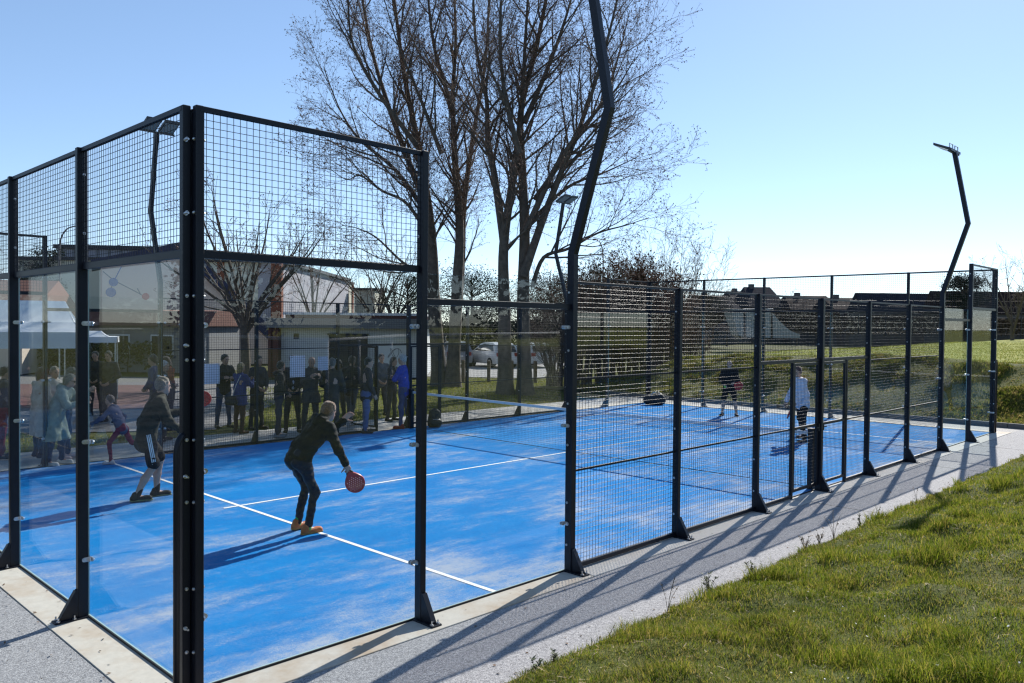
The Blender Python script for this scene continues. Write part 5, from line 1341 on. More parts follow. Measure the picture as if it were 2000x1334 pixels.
    for sd in (1, -1):
        S_.cap(J['pel'] + J['PB'] @ np.array([0, sd * .070, lw]) * s, J['waist'] + TB @ np.array([0, sd * .066, 0]) * s, .106 * s * fat * tk, .100 * s * fat * tk)
        S_.cap(J['waist'] + TB @ np.array([.0, sd * .066, 0]) * s, J['chest'] + TB @ np.array([.012, sd * .082, 0]) * s, .100 * s * fat * tk, .104 * s * tk)
    S_.cap(J['pel'] + J['PB'] @ np.array([.004, 0, lw]) * s, J['waist'], .108 * s * fat * tk, .102 * s * fat * tk); S_.cap(J['waist'], J['chest'] + TB @ np.array([.012, 0, 0]) * s, .102 * s * fat * tk, .106 * s * tk); S_.cap(J['chest'], J['neck'] - TB @ np.array([.0, 0, .05]) * s, .104 * s * tk, .085 * s * tk)
    S_.cap(J['shL'] * .82 + J['shR'] * .18, J['shR'] * .82 + J['shL'] * .18, .068 * s * tk); S_.cap(J['neck'] - TB @ np.array([.01, 0, .06]) * s, J['neck'] + TB @ np.array([-.012, 0, .012 if O.get('collar') else -.02]) * s, .085 * s, .066 * s)
    for n in 'LR':
        S_.cap(J['sh' + n], J['el' + n], .066 * s * tk, .054 * s * tk)
        if O.get('sleeve', 'long') == 'long': S_.cap(J['el' + n], J['wr' + n] - J['fa' + n] * .01, .054 * s * tk, .041 * s * tk)
    if O.get('hood'): S_.cap(J['neck'] + TB @ np.array([-.098, .055, -.012]) * s, J['neck'] + TB @ np.array([-.098, -.055, -.012]) * s, .062 * s); S_.cap(J['neck'] + TB @ np.array([-.06, .085, .005]) * s, J['neck'] + TB @ np.array([.035, .065, -.03]) * s, .036 * s); S_.cap(J['neck'] + TB @ np.array([-.06, -.085, .005]) * s, J['neck'] + TB @ np.array([.035, -.065, -.03]) * s, .036 * s)
    if O.get('coat'):
        zc = O['coat']
        for n, sd in (('L', 1), ('R', -1)):
            a = J['pel'] + np.array([0, sd * .075, -.05]) * s; b = a * 1.0; b[2] = zc; m = (J['kn' + n] - J['hip' + n]); b[:2] += m[:2] * min(1, (a[2] - zc) / (.42 * s)); b[1] += sd * .02
            S_.cap(a, b, .118 * s * tk, .128 * s * tk)
        S_.plane((0, 0, -1.), (0, 0, zc - .02))
    piece(O.get('topname', 'jacket'), S_, tc, O.get('toprough', .8))
    if O.get('shirt'):
        S_ = SDF(.012, .012); S_.cap(J['waist'] + TB @ np.array([.085 * fat * tk + .012, 0, -.08]) * s, J['neck'] + TB @ np.array([.055, 0, -.035]) * s, .034 * s, .028 * s); piece('shirt', S_, O['shirt'])
    if O.get('trim'):
        mb = MB(); pts = [J['neck'] + TB @ np.array([-.012 + .072 * math.cos(a), .072 * math.sin(a), .0 + .0 * a]) * s for a in np.linspace(0, 2 * math.pi, 17)]
        mb.tube(pts, .007, 6); mb.build('collar_trim', cloth(O['trim'], .6), root, True)
    if O.get('cuff'):
        for n in 'LR':
            S_ = SDF(.010, .012); S_.cap(J['wr' + n] - J['fa' + n] * .045 * s, J['wr' + n] - J['fa' + n] * .012 * s, .043 * s, .043 * s); piece('cuff', S_, O['cuff'])
    # ---- legs
    lk = O.get('legs', 'trousers'); lc = O.get('legc', (.02, .022, .03)); lt = O.get('leg_thick', 1.0)
    if lk != 'none':
        S_ = SDF(vv, .03)
        for sd in (1, -1): S_.cap(J['pel'] + J['PB'] @ np.array([-.005, sd * .062, .04]) * s, J['pel'] + J['PB'] @ np.array([-.01, sd * .07, -.05]) * s, .098 * s * fat, .105 * s * fat)
        for n in 'LR':
            if lk == 'trousers':
                S_.cap(J['hip' + n], J['kn' + n], .092 * s * lt, .064 * s * lt); S_.cap(J['kn' + n], J['an' + n] + np.array([0, 0, .0]), .062 * s * lt, .047 * s * lt)
            elif lk == 'shorts':
                S_.cap(J['hip' + n], J['kn' + n] * .93 + J['hip' + n] * .07, .098 * s * lt, .080 * s * lt)
            elif lk == 'skirt':
                S_.cap(J['hip' + n], J['kn' + n] * .8 + J['hip' + n] * .2, .10 * s, .10 * s)
        if lk in ('skirt',): S_.cap(J['pel'], (J['knL'] + J['knR']) / 2 * .8 + J['pel'] * .2, .1 * s, .09 * s)
        piece(lk, S_, lc, O.get('legrough', .85))
    if O.get('stripes'):
        for n, sd in (('R', -1), ('L', 1)):
            st = empty('side_stripes', (0, 0, 0)); bpy.data.objects.remove(st)
            mb = MB(); a, b = J['hip' + n], J['kn' + n]; ax = (b - a) / np.linalg.norm(b - a); fw_ = np.array([1., 0, 0]); fw_ -= ax * (fw_ @ ax); fw_ /= np.linalg.norm(fw_); ot = np.cross(ax, fw_) * (1 if np.cross(ax, fw_)[1] * sd > 0 else -1)
            for q in O['stripes']:
                pts = []
                for t in np.linspace(-.05, .92, 9):
                    r_ = (.098 + (.080 - .098) * max(0, min(1, t / .93))) * s * lt + .009; an = q / r_; pts.append(a + (b - a) * t + (ot * math.cos(an) + fw_ * math.sin(an)) * r_)
                for i in range(8):
                    w_ = fw_ * .0065; mb.add([pts[i] - w_, pts[i] + w_, pts[i + 1] + w_, pts[i + 1] - w_, pts[i] - w_ - ot * .02, pts[i] + w_ - ot * .02, pts[i + 1] + w_ - ot * .02, pts[i + 1] - w_ - ot * .02], [(0, 1, 2, 3), (0, 4, 5, 1), (2, 6, 7, 3), (0, 3, 7, 4), (1, 5, 6, 2)])
            mb.build('side_stripes', cloth(O.get('stripec', (.7, .7, .7)), .8), root)
    # ---- socks and shoes
    if O.get('socks'):
        S_ = SDF(.011, .012)
        for n in 'LR': d = (J['kn' + n] - J['an' + n]); d /= np.linalg.norm(d); S_.cap(J['an' + n] - np.array([0, 0, .03]), J['an' + n] + d * O.get('sockh', .07), .042 * s, .040 * s)
        piece('socks', S_, O['socks'])
    for n in 'LR':
        S_ = SDF(.017 if vv > .015 else .012, .02); f = J['ft' + n]; a = J['an' + n]; bz = np.array([0, 0, -1.0]) if abs(f[2]) < .05 else -(np.array([0, 0, 1.]) - f * f[2]) / np.linalg.norm(np.array([0, 0, 1.]) - f * f[2])
        sole = a + bz * .085 * s; lat = np.cross(f, bz)
        S_.cap(sole - f * .05 * s - bz * .036 * s, sole + f * .15 * s - bz * .032 * s, .040 * s, .036 * s); S_.cap(sole + f * .12 * s + lat * .01 - bz * .03 * s, sole + f * .16 * s - lat * .008 - bz * .03 * s, .038 * s, .032 * s); S_.cap(a - f * .022 * s - bz * .0 * s, sole - f * .03 * s - bz * .04 * s, .044 * s, .046 * s)
        S_.plane(bz, sole)
        sh = piece('shoe', S_, O.get('shoec', (.015, .015, .015)), .6)
        if O.get('solec'):
            S2 = SDF(.010, .012); S2.cap(sole - f * .052 * s, sole + f * .165 * s, .043 * s, .040 * s); S2.plane(bz, sole); S2.plane(-bz, sole - bz * .026)
            so = link('sole', mesh_np('sole', *S2.mesh(), smooth=True), cloth(O['solec'], .6), root); so.parent = sh
    root['pose'] = 0; del root['pose']
    J['root'] = root; return root, J
def world_of(J, p):
    r = J['root']; c, q = math.cos(r.rotation_euler.z), math.sin(r.rotation_euler.z); return np.array([r.location.x + c * p[0] - q * p[1], r.location.y + q * p[0] + c * p[1], r.location.z + p[2]])
def dir_of(J, v):
    a = J['root'].rotation_euler.z; c, q = math.cos(a), math.sin(a); return np.array([c * v[0] - q * v[1], q * v[0] + c * v[1], v[2]])

# ---- padel racket: a thick perforated teardrop face, throat, grip and cord
M['racket_red'] = mat('red_racket_face', (0.42, 0.022, 0.022), .35, var=.12, scale=12); M['racket_edge'] = mat('racket_edge', (0.03, 0.03, 0.035), .4); M['grip_tape'] = mat('black_grip_tape', (.012, .012, .012), .8); M['hole'] = mat('racket_hole_lining', (0.30, 0.10, 0.07), .7)
def racket(label, pos, axis, normal, group='red padel rackets'):
    'pos = centre of the hand, axis = from hand to face, normal = face normal'
    axis = np.asarray(axis, float); axis /= np.linalg.norm(axis); normal = np.asarray(normal, float); normal -= axis * (normal @ axis); normal /= np.linalg.norm(normal); lat = np.cross(normal, axis)
    o = bpy.data.objects.new('padel_racket', None); col.objects.link(o); o.matrix_world = Matrix(((lat[0], axis[0], normal[0], pos[0]), (lat[1], axis[1], normal[1], pos[1]), (lat[2], axis[2], normal[2], pos[2]), (0, 0, 0, 1)))
    tag(o, label, 'racket', group)
    c0 = .215; a_, b_ = .125, .135; bm = 48
    def outline(k=1.0):
        P_ = []
        for i in range(bm):
            t = 2 * math.pi * i / bm; x = math.cos(t) * a_ * k; y = math.sin(t) * b_ * k
            if y < 0: x *= 1 - .55 * (-y / b_) ** 2; y *= 1.25
            P_.append((x, c0 + y))
        return P_
    # faces with real holes: a polar lattice of quads leaving round gaps is heavy, so the face is cut by a boolean-free grid
    import bmesh
    from mathutils.geometry import delaunay_2d_cdt
    pts = outline(.97); edges = [(i, (i + 1) % bm) for i in range(bm)]; holes = []
    for i in range(-4, 5):
        for j in range(-4, 5):
            x, y = i * .028 + (.014 if j % 2 else 0), c0 + .012 + j * .0245
            if (x / .098) ** 2 + ((y - c0 - .012) / .098) ** 2 < 1: holes.append((x, y))
    for hx, hy in holes:
        b0 = len(pts); pts += [(hx + .0085 * math.cos(2 * math.pi * q / 8), hy + .0085 * math.sin(2 * math.pi * q / 8)) for q in range(8)]; edges += [(b0 + q, b0 + (q + 1) % 8) for q in range(8)]
    vs_, es_, fs_, *_r2 = delaunay_2d_cdt([Vector(p) for p in pts], edges, [], 0, 1e-6)
    def inside(f):
        cx = sum(vs_[i].x for i in f) / len(f); cy_ = sum(vs_[i].y for i in f) / len(f)
        if any((cx - x) ** 2 + (cy_ - y) ** 2 < .0080 ** 2 for x, y in holes): return False
        w = False; q = outline(.97)
        for i in range(bm):
            (x1, y1), (x2, y2) = q[i], q[(i + 1) % bm]
            if (y1 > cy_) != (y2 > cy_) and cx < (x2 - x1) * (cy_ - y1) / (y2 - y1) + x1: w = not w
        return w
    fs_ = [f for f in fs_ if inside(f)]; n = len(vs_); th = .017
    mb = MB(); mb.add([(v.x, v.y, th) for v in vs_] + [(v.x, v.y, -th) for v in vs_], [tuple(f) for f in fs_] + [tuple(n + i for i in reversed(f)) for f in fs_]); mb.build('face', M['racket_red'], o)
    mb = MB()
    for x, y in holes:
        r_ = [(x + .0085 * math.cos(2 * math.pi * q / 8), y + .0085 * math.sin(2 * math.pi * q / 8)) for q in range(8)]
        mb.add([(p[0], p[1], th) for p in r_] + [(p[0], p[1], -th) for p in r_], [(q, (q + 1) % 8, 8 + (q + 1) % 8, 8 + q) for q in range(8)])
    mb.build('holes', M['hole'], o)['kind'] = 'stuff'
    q = outline(.97); q2 = outline(1.0); mb = MB(); V = [(x, y, th) for x, y in q] + [(x, y, .012) for x, y in q2] + [(x, y, -.012) for x, y in q2] + [(x, y, -th) for x, y in q]
    mb.add(V, [(l * bm + i, (l + 1) * bm + i, (l + 1) * bm + (i + 1) % bm, l * bm + (i + 1) % bm) for l in range(3) for i in range(bm)]); mb.build('rim', M['racket_red'], o, True)
    mb = MB()
    for sd in (-1, 1): mb.bar((sd * .042, .075, 0), (sd * .014, .02, 0), .016, .026, (0, 0, 1))
    mb.bbox((-.014, -.075, -.013), (.014, .03, .013), .005); mb.build('handle', M['grip_tape'], o)
    return o

# ================================================================== THE FOUR PLAYERS
NAVY = (.010, .011, .016); BLACK = (.007, .007, .008); DEN = (.022, .030, .060); GREYB = (.05, .05, .055); OLIVE = (.020, .022, .014)
p1, J1 = person('player in black hoodie, navy leggings and orange shoes, bending forward in the near half', 2.79, 3.26, R(2), 1.78,
    dict(lean=33, lean2=47, hyaw=10, hpitch=16, legL=(26, 3, 40, 6), legR=(22, 3, 36, 4), armR=(20, 8, 14, 6, 0), armL=(62, 6, 78, 28, 0), handR='grip', handL='relax', palmL='in'),
    dict(topc=(.0065, .007, .010), topname='hoodie', hood=True, hem=-.03, thick=1.06, hair='short', hairc=(.22, .095, .035), legs='trousers', legc=(.006, .008, .022), leg_thick=.92, legrough=.55, socks=(.09, .42, .10), sockh=.03, shoec=(.48, .14, .05), solec=(.42, .20, .06), skin=(.46, .26, .19)), vox=.011)
g_ = world_of(J1, J1['gripR']); racket('red perforated padel racket held low by the player in the black hoodie', g_, np.array([.42, -.10, -.78]), np.array([-.55, -.80, -.1]))
p2, J2 = person('player in dark olive jacket and black shorts with white side stripes', 2.22, 6.42, R(-12), 1.84,
    dict(lean=10, lean2=22, hyaw=8, hpitch=6, legL=(28, 3, 34, 5), legR=(10, 3, 40, 5), armR=(18, 10, 34, 6, 0), armL=(38, 8, 62, 4, 0), handR='open', handL='grip', tipR=0, tipL=0),
    dict(topc=OLIVE, topname='jacket', hem=-.13, thick=1.18, collar=True, trim=(.03, .55, .14), hair='short', hairc=(.22, .17, .13), legs='shorts', legc=BLACK, stripes=(-.022, 0, .022), socks=(.012, .013, .012), sockh=.09, shoec=(.018, .020, .015), solec=(.20, .24, .12), skin=(.44, .27, .20)), vox=.012)
g_ = world_of(J2, J2['gripL']); racket('red perforated padel racket beside the corner post, held by the player in shorts', g_, np.array([.45, .05, .42]), np.array([-.5, -.80, .2]))
p3, J3 = person('bald player in black jacket and shorts facing the camera at the far end', 18.55, 6.28, R(205), 1.66,
    dict(lean=12, lean2=26, hyaw=0, hpitch=12, legL=(14, 9, 20, 16), legR=(10, 9, 16, 16), armR=(22, 10, 34, 22, 0), armL=(22, 14, 52, 16, 0), handR='grip', handL='grip'),
    dict(topc=BLACK, topname='jacket', hem=-.12, thick=1.16, fat=1.1, hair='bald', glasses=True, legs='shorts', legc=BLACK, shoec=BLACK, skin=(.40, .25, .19)), vox=.014)
g_ = world_of(J3, J3['gripL']); racket('round red padel racket held by the bald player at the far end', g_, np.array([-.15, -.62, -.18]), np.array([-.75, -.62, .1]))
b_ = world_of(J3, J3['gripR']); M['ball'] = mat('yellow_green_felt', (.25, .60, .08), .9, bump=.4, bscale=150); mb = MB(); mb.ball((0, 0, 0), .034, 14, 10); bl = mb.build('tennis_ball', M['ball'], None, True); bl.location = b_ + np.array([-.02, -.0, -.02]); tag(bl, 'yellow green ball in the hand of the bald player', 'ball')
p4, J4 = person('player with auburn hair in a white top and black trousers, behind the gate', 15.12, 2.56, R(150), 1.70,
    dict(lean=7, lean2=12, hyaw=20, hpitch=10, legL=(10, 8, 10, 10), legR=(-10, 9, 10, 10), armR=(8, 12, 26, 6, 0), armL=(10, 10, 30, 8, 0), handL='grip', handR='relax'),
    dict(topc=(.58, .58, .66), topname='sweater', hem=-.08, thick=1.14, fat=1.08, hair='bun', hairc=(.10, .028, .018), legs='trousers', legc=BLACK, leg_thick=1.05, shoec=(.03, .03, .035), solec=(.3, .3, .3)), vox=.014)
g_ = world_of(J4, J4['gripL']); racket('red padel racket seen edge-on beside the gate frame, held by the player in white', g_, np.array([-.22, .12, -.5]), np.array([.45, -.86, 0]))

# ================================================================== SPECTATORS
SPEC = 'spectators along the far side of the court'
def toward(x, y, tx, ty): return math.atan2(ty - y, tx - x)
def spec(px, dep, Hh, face, P, O, label, vox=.022):
    P = {**P, 'hv': .0085}
    x, y = flat(px, dep); rr = R(face)   # face: 0 = picture right, 90 = away, 180 = picture left, 270 = towards the camera
    base = math.atan2(RT[1], RT[0])
    O = {k: (tuple(min(.6, q * 2.4 + .006) for q in v) if k in ('topc', 'legc') and max(v) < .1 else v) for k, v in O.items()}
    return person(label, x, y, base + rr, Hh, P, O, vox, SPEC)
STAND = dict(legL=(2, 4, 3, 12), legR=(-2, 4, 3, 12)); POCK = dict(armL=(4, 16, 42, 34, 0), armR=(4, 16, 42, 34, 0)); FOLD = dict(armL=(22, 10, 88, 58, 0), armR=(22, 10, 84, 58, 0)); PHONE = dict(armL=(34, 8, 88, 26, 0), armR=(34, 8, 88, 26, 0), hpitch=18)
WALK = dict(legL=(18, 3, 6, 6), legR=(-18, 3, 12, 6), armL=(-18, 6, 14, 4, 0), armR=(18, 6, 18, 4, 0))
spec(437, 19.6, 1.78, 315, {**STAND, **FOLD, 'hyaw': 20}, dict(topc=(.010, .009, .010), legc=DEN, hairc=(.015, .011, .009), collar=True), 'dark haired man with folded arms in black jacket and jeans, right of the corner post')
spec(468, 18.7, 1.62, 62, {**STAND, **PHONE, 'hpitch': 4}, dict(topc=(.020, .026, .075), coat=.68, legs='trousers', legc=(.04, .024, .018), hair='bob', hairc=(.34, .22, .09), shoec=(.06, .03, .02)), 'blonde woman in a blue coat seen from behind with a pale bag strap')
spec(502, 19.4, 1.76, 330, {**STAND, **POCK}, dict(topc=(.012, .012, .018), legc=(.012, .012, .016), hairc=(.02, .016, .012), collar=True), 'man in a dark jacket half hidden by the fence post beside the blonde woman')
spec(545, 18.1, 1.70, 20, {**STAND, **POCK, 'hyaw': 30}, dict(topc=(.010, .010, .012), hood=True, legc=(.022, .022, .03), hairc=(.012, .01, .009), shoec=(.2, .22, .26)), 'young man in a black hooded jacket and grey trousers, looking right')
spec(572, 18.9, 1.80, 290, {**STAND, **POCK}, dict(topc=(.010, .010, .016), shirt=(.50, .56, .72), legc=(.012, .012, .016), hairc=(.012, .01, .009), hem=-.14), 'man in a dark suit and pale blue shirt behind a white sheet of paper')
spec(607, 18.6, 1.80, 300, {**STAND, **PHONE}, dict(topc=(.030, .028, .030), coat=.75, legc=(.02, .02, .024), hair='bald', collar=True), 'bald man in a long dark coat looking down at his hands')
spec(648, 18.4, 1.76, 80, {**STAND, **POCK}, dict(topc=(.013, .013, .014), hem=-.16, legc=(.015, .015, .018), hairc=(.10, .09, .085), fat=1.08), 'grey-haired man in a dark jacket seen from behind at the second fence post')
spec(664, 20.4, 1.66, 250, {**STAND, **PHONE}, dict(topc=(.035, .032, .028), legc=(.02, .02, .02), hair='long', hairc=(.035, .022, .014)), 'brown-haired woman standing behind the grey-haired man')
spec(686, 20.0, 1.78, 75, {**WALK, 'armL': (5, 10, 50, 20, 0), 'armR': (5, 10, 50, 20, 0)}, dict(topc=(.010, .010, .013), legc=(.035, .038, .048), hairc=(.07, .05, .035), shoec=(.35, .35, .36)), 'short-haired man in a black jacket, jeans and white trainers, seen from behind')
spec(716, 19.0, 1.76, 20, {**STAND, 'armR': (4, 14, 20, 4, 0), 'armL': (4, 14, 20, 4, 0)}, dict(topc=(.012, .012, .016), fat=1.2, hem=-.12, legc=(.035, .048, .095), leg_thick=1.12, hairc=(.012, .01, .009), shoec=(.03, .035, .045)), 'stout man in a dark jacket and blue jeans beside the open gate')
spec(744, 22.5, 1.72, 300, {**STAND, **POCK}, dict(topc=(.045, .045, .05), legc=(.02, .02, .025), hairc=(.03, .02, .015)), 'distant man in a grey jacket behind the open gate')
spec(766, 21.3, 1.68, 340, {**STAND, 'armR': (30, 26, 24, 4, 0), 'armL': (10, 10, 80, 30, 0)}, dict(topc=(.013, .013, .017), legc=(.020, .019, .020), hair='long', hairc=(.06, .035, .02), shirt=(.3, .24, .2)), 'woman with long brown hair in a dark jacket, talking to the man in blue')
spec(790, 19.9, 1.80, 160, {**STAND, **FOLD, 'hyaw': 10}, dict(topc=(.014, .045, .30), hem=-.10, legc=(.016, .022, .055), hair='short', hairc=(.40, .38, .36), shoec=(.22, .02, .02), solec=(.2, .02, .02)), 'white-haired man in a bright blue jacket standing in the court gateway')
# behind the near end glass, at the left
spec(77, 15.2, 1.68, 60, {**STAND, **POCK}, dict(topc=(.62, .52, .43), coat=.42, thick=1.05, legc=(.02, .02, .025), hair='bob', hairc=(.10, .045, .03), shoec=(.03, .02, .02)), 'woman in a long beige coat with a dark scarf, near the tent')
spec(104, 15.9, 1.66, 330, {**STAND, **POCK}, dict(topc=(.45, .41, .37), legc=(.02, .02, .03), hair='bun', hairc=(.25, .19, .12)), 'fair-haired woman with a bun in a pale jacket, standing behind the green coat')
spec(107, 14.4, 1.66, 8, dict(lean=16, lean2=26, legL=(10, 3, 10, 8), legR=(-2, 3, 4, 8), armL=(30, 8, 80, 30, 0), armR=(24, 8, 76, 30, 0), hpitch=14), dict(topc=(.24, .29, .245), coat=.46, thick=1.22, hood=True, legc=(.012, .016, .030), hair='bob', hairc=(.20, .17, .13), glasses=True, shoec=(.55, .54, .52), solec=(.6, .6, .6), toprough=.55), 'woman in a long grey-green puffer coat and white trainers, leaning forward', vox=.018)
spec(128, 15.0, 1.70, 20, {**STAND, **PHONE, 'lean': 6}, dict(topc=(.016, .014, .013), legc=(.016, .02, .04), hair='short', hairc=(.16, .13, .10), glasses=True, shoec=(.5, .4, .4), collar=True), 'person with glasses and fluffy grey hair in a dark jacket, beside the green coat')
spec(4, 15.0, 1.70, 40, {**STAND, **POCK}, dict(topc=(.012, .016, .024), legc=(.20, .02, .03), hairc=(.02, .015, .012)), 'person in a dark jacket and red trousers at the left picture edge')
spec(214, 20.5, 1.80, 265, {**STAND, **POCK}, dict(topc=(.013, .014, .018), hem=-.14, legc=(.014, .014, .018), hairc=(.012, .010, .010)), 'dark-haired man in a dark coat standing by himself on the tarmac')
spec(187, 21.8, 1.74, 280, {**STAND, **POCK}, dict(topc=(.012, .012, .015), legc=(.015, .015, .018), hairc=(.02, .015, .012)), 'man in black to the left of the lone dark-haired man')
spec(237, 14.6, 1.32, 190, dict(lean=20, lean2=26, legL=(34, 4, 40, 4), legR=(-28, 4, 50, 4), armL=(40, 22, 20, 0, 0), armR=(-40, 14, 60, 4, 0), hyaw=-10), dict(topc=(.035, .038, .060), topname='sweater', legc=(.16, .02, .05), leg_thick=.85, hair='short', hairc=(.09, .05, .03), shoec=(.5, .45, .45)), 'child running in a navy top and pink leggings behind the glass', vox=.016)
spec(316, 17.4, 1.72, 10, {**STAND, **FOLD}, dict(topc=(.016, .016, .018), legc=(.02, .02, .022), hair='short', hairc=(.50, .48, .46), shirt=(.6, .6, .6)), 'white-haired spectator in a black coat, between the player in shorts and corner post')
spec(303, 18.8, 1.78, 190, {**STAND, **POCK}, dict(topc=(.020, .028, .060), legc=(.02, .02, .03), hairc=(.05, .03, .02)), 'spectator in a navy coat behind the player in shorts')
spec(330, 19.2, 1.74, 230, {**STAND, **PHONE}, dict(topc=(.28, .08, .06), legc=(.02, .02, .03), hair='long', hairc=(.08, .04, .02)), 'spectator in a red coat at the left of the corner post')
# ================================================================== SMALL THINGS
# bag strap of the blonde woman
# white sheets of paper tied to the far mesh wall
M['paper'] = mat('white_laminated_sheet', (0.70, 0.72, 0.80), .4, var=.03, scale=4)
N_, K_, b_ = nodes(M['paper']); nt_ = M['paper'].node_tree
t_ = nt_.nodes.new('ShaderNodeBsdfTranslucent'); t_.inputs[0].default_value = (.75, .78, .88, 1); x_ = nt_.nodes.new('ShaderNodeMixShader'); x_.inputs[0].default_value = .5
K_.new(b_.outputs[0], x_.inputs[1]); K_.new(t_.outputs[0], x_.inputs[2]); K_.new(x_.outputs[0], nt_.nodes['Material Output'].inputs['Surface'])
def paper(x0, x1, z0, z1, label):
    o = MB(); n = 5; Y = W - .022
    # a thin laminated sheet, slightly bowed, with its own thickness
    for i in range(n):
        a, b = x0 + (x1 - x0) * i / n, x0 + (x1 - x0) * (i + 1) / n; ya, yb = Y + .035 * 0 + .010 * math.sin(math.pi * i / n), Y + .010 * math.sin(math.pi * (i + 1) / n)
        ya += .085; yb += .085
        o.add([(a, ya, z0), (b, yb, z0), (b, yb, z1), (a, ya, z1), (a, ya + .003, z0), (b, yb + .003, z0), (b, yb + .003, z1), (a, ya + .003, z1)], [(0, 1, 2, 3), (7, 6, 5, 4), (3, 2, 6, 7), (0, 4, 5, 1)] + ([(0, 3, 7, 4)] if i == 0 else []) + ([(1, 5, 6, 2)] if i == n - 1 else []))
    t = empty('paper_sheet', (0, 0, 0), 0, label, 'poster', 'white sheets on the far mesh wall'); o.build('sheet', M['paper'], t)
    c = MB()
    for x in (x0 + .03, x1 - .03):
        for z in (z0 + .03, z1 - .03): c.cyl((x, W + .01, z), (x, W + .08, z), .004, 5)
    c.build('cable_ties', M['rubber'], t)
paper(4.72, 5.20, 1.31, 1.72, 'largest white sheet of paper on the mesh, just right of the corner post')
paper(6.80, 7.17, 1.37, 1.84, 'middle white sheet of paper on the mesh, in front of the man in the suit')
paper(7.50, 7.76, 1.50, 1.81, 'smallest white sheet of paper on the mesh, above the bending player')

# bags
M['bag'] = mat('black_nylon', (.008, .008, .010), .6, bump=.4, bscale=18)
def backpack(label, x, y, rz, w=.32, d=.24, h=.48):
    o = empty('backpack', (x, y, .004), rz, label, 'bag', 'black sports bags on the court'); S_ = SDF(.014, .05)
    for sx in (-1, 1): S_.cap((sx * w * .28, 0, .09), (sx * w * .2, 0, h * .72), .10, .085)
    S_.cap((0, -.02, .1), (0, 0, h * .8), .12, .08); S_.cap((-.09, -d * .45, .12), (.09, -d * .45, .12), .07); S_.plane((0, 0, -1.), (0, 0, 0)); link('bag_body', mesh_np('bag_body', *S_.mesh(), smooth=True), M['bag'], o)
    mb = MB(); mb.tube([(-.03, .02, h * .86), (-.025, .03, h * .97), (.025, .03, h * .97), (.03, .02, h * .86)], .008, 5); mb.build('handle', M['rubber'], o)
    mb = MB()
    for sx in (-1, 1): mb.tube(smooth_line([(sx * .07, d * .36, h * .78), (sx * .09, d * .62, h * .5), (sx * .08, d * .4, .1)], 9), .014, 5)
    mb.build('strap', M['bag'], o)
    mb = MB(); mb.tube(smooth_line([(-.10, -d * .62, .20), (0, -d * .74, .21), (.10, -d * .62, .20)], 9), .004, 4); mb.build('zip', M['zinc'], o)
backpack('upright black backpack leaning by the far net post', 10.62, W - .28, R(-20))
def sports_bag(label, x, y, rz):
    o = empty('sports_bag', (x, y, .004), rz, label, 'bag', 'black sports bags on the court'); S_ = SDF(.016, .06)
    S_.cap((-.22, 0, .15), (.22, 0, .15), .15, .16); S_.cap((-.18, 0, .22), (.16, 0, .26), .12, .13); S_.cap((-.2, -.12, .12), (.2, -.12, .12), .07); S_.plane((0, 0, -1.), (0, 0, 0)); link('bag_body', mesh_np('bag_body', *S_.mesh(), smooth=True), M['bag'], o)
    mb = MB(); mb.tube(smooth_line([(-.13, -.1, .26), (-.1, -.16, .40), (.1, -.16, .42), (.13, -.1, .28)], 11), .012, 5); mb.build('handle', M['zinc'], o); mb = MB(); mb.tube(smooth_line([(-.30, .0, .24), (0, .02, .395), (.28, .0, .3)], 11), .005, 4); mb.build('zip', M['zinc'], o)
sports_bag('bulky black sports bag in the far left corner of the court', L - .55, W - .62, R(-40))

# strap on the blonde woman's coat is part of a shoulder bag
def shoulder_bag():
    x, y = flat(462, 18.45); o = empty('shoulder_bag', (x, y, 0), math.atan2(RT[1], RT[0]), 'shoulder bag with a pale strap hanging behind the blonde woman', 'bag')
    mb = MB(); mb.tube(smooth_line([(.10, -.0, 1.36), (.0, -.07, 1.10), (-.10, -.02, .82)], 9), .010, 5); mb.build('strap', cloth((.55, .53, .5), .6), o)
    S_ = SDF(.014, .03); S_.cap((-.20, .0, .74), (-.04, 0, .74), .07); S_.cap((-.19, .0, .84), (-.05, 0, .84), .05); link('pouch', mesh_np('pouch', *S_.mesh(), smooth=True), cloth((.03, .03, .04), .5), o)
shoulder_bag()

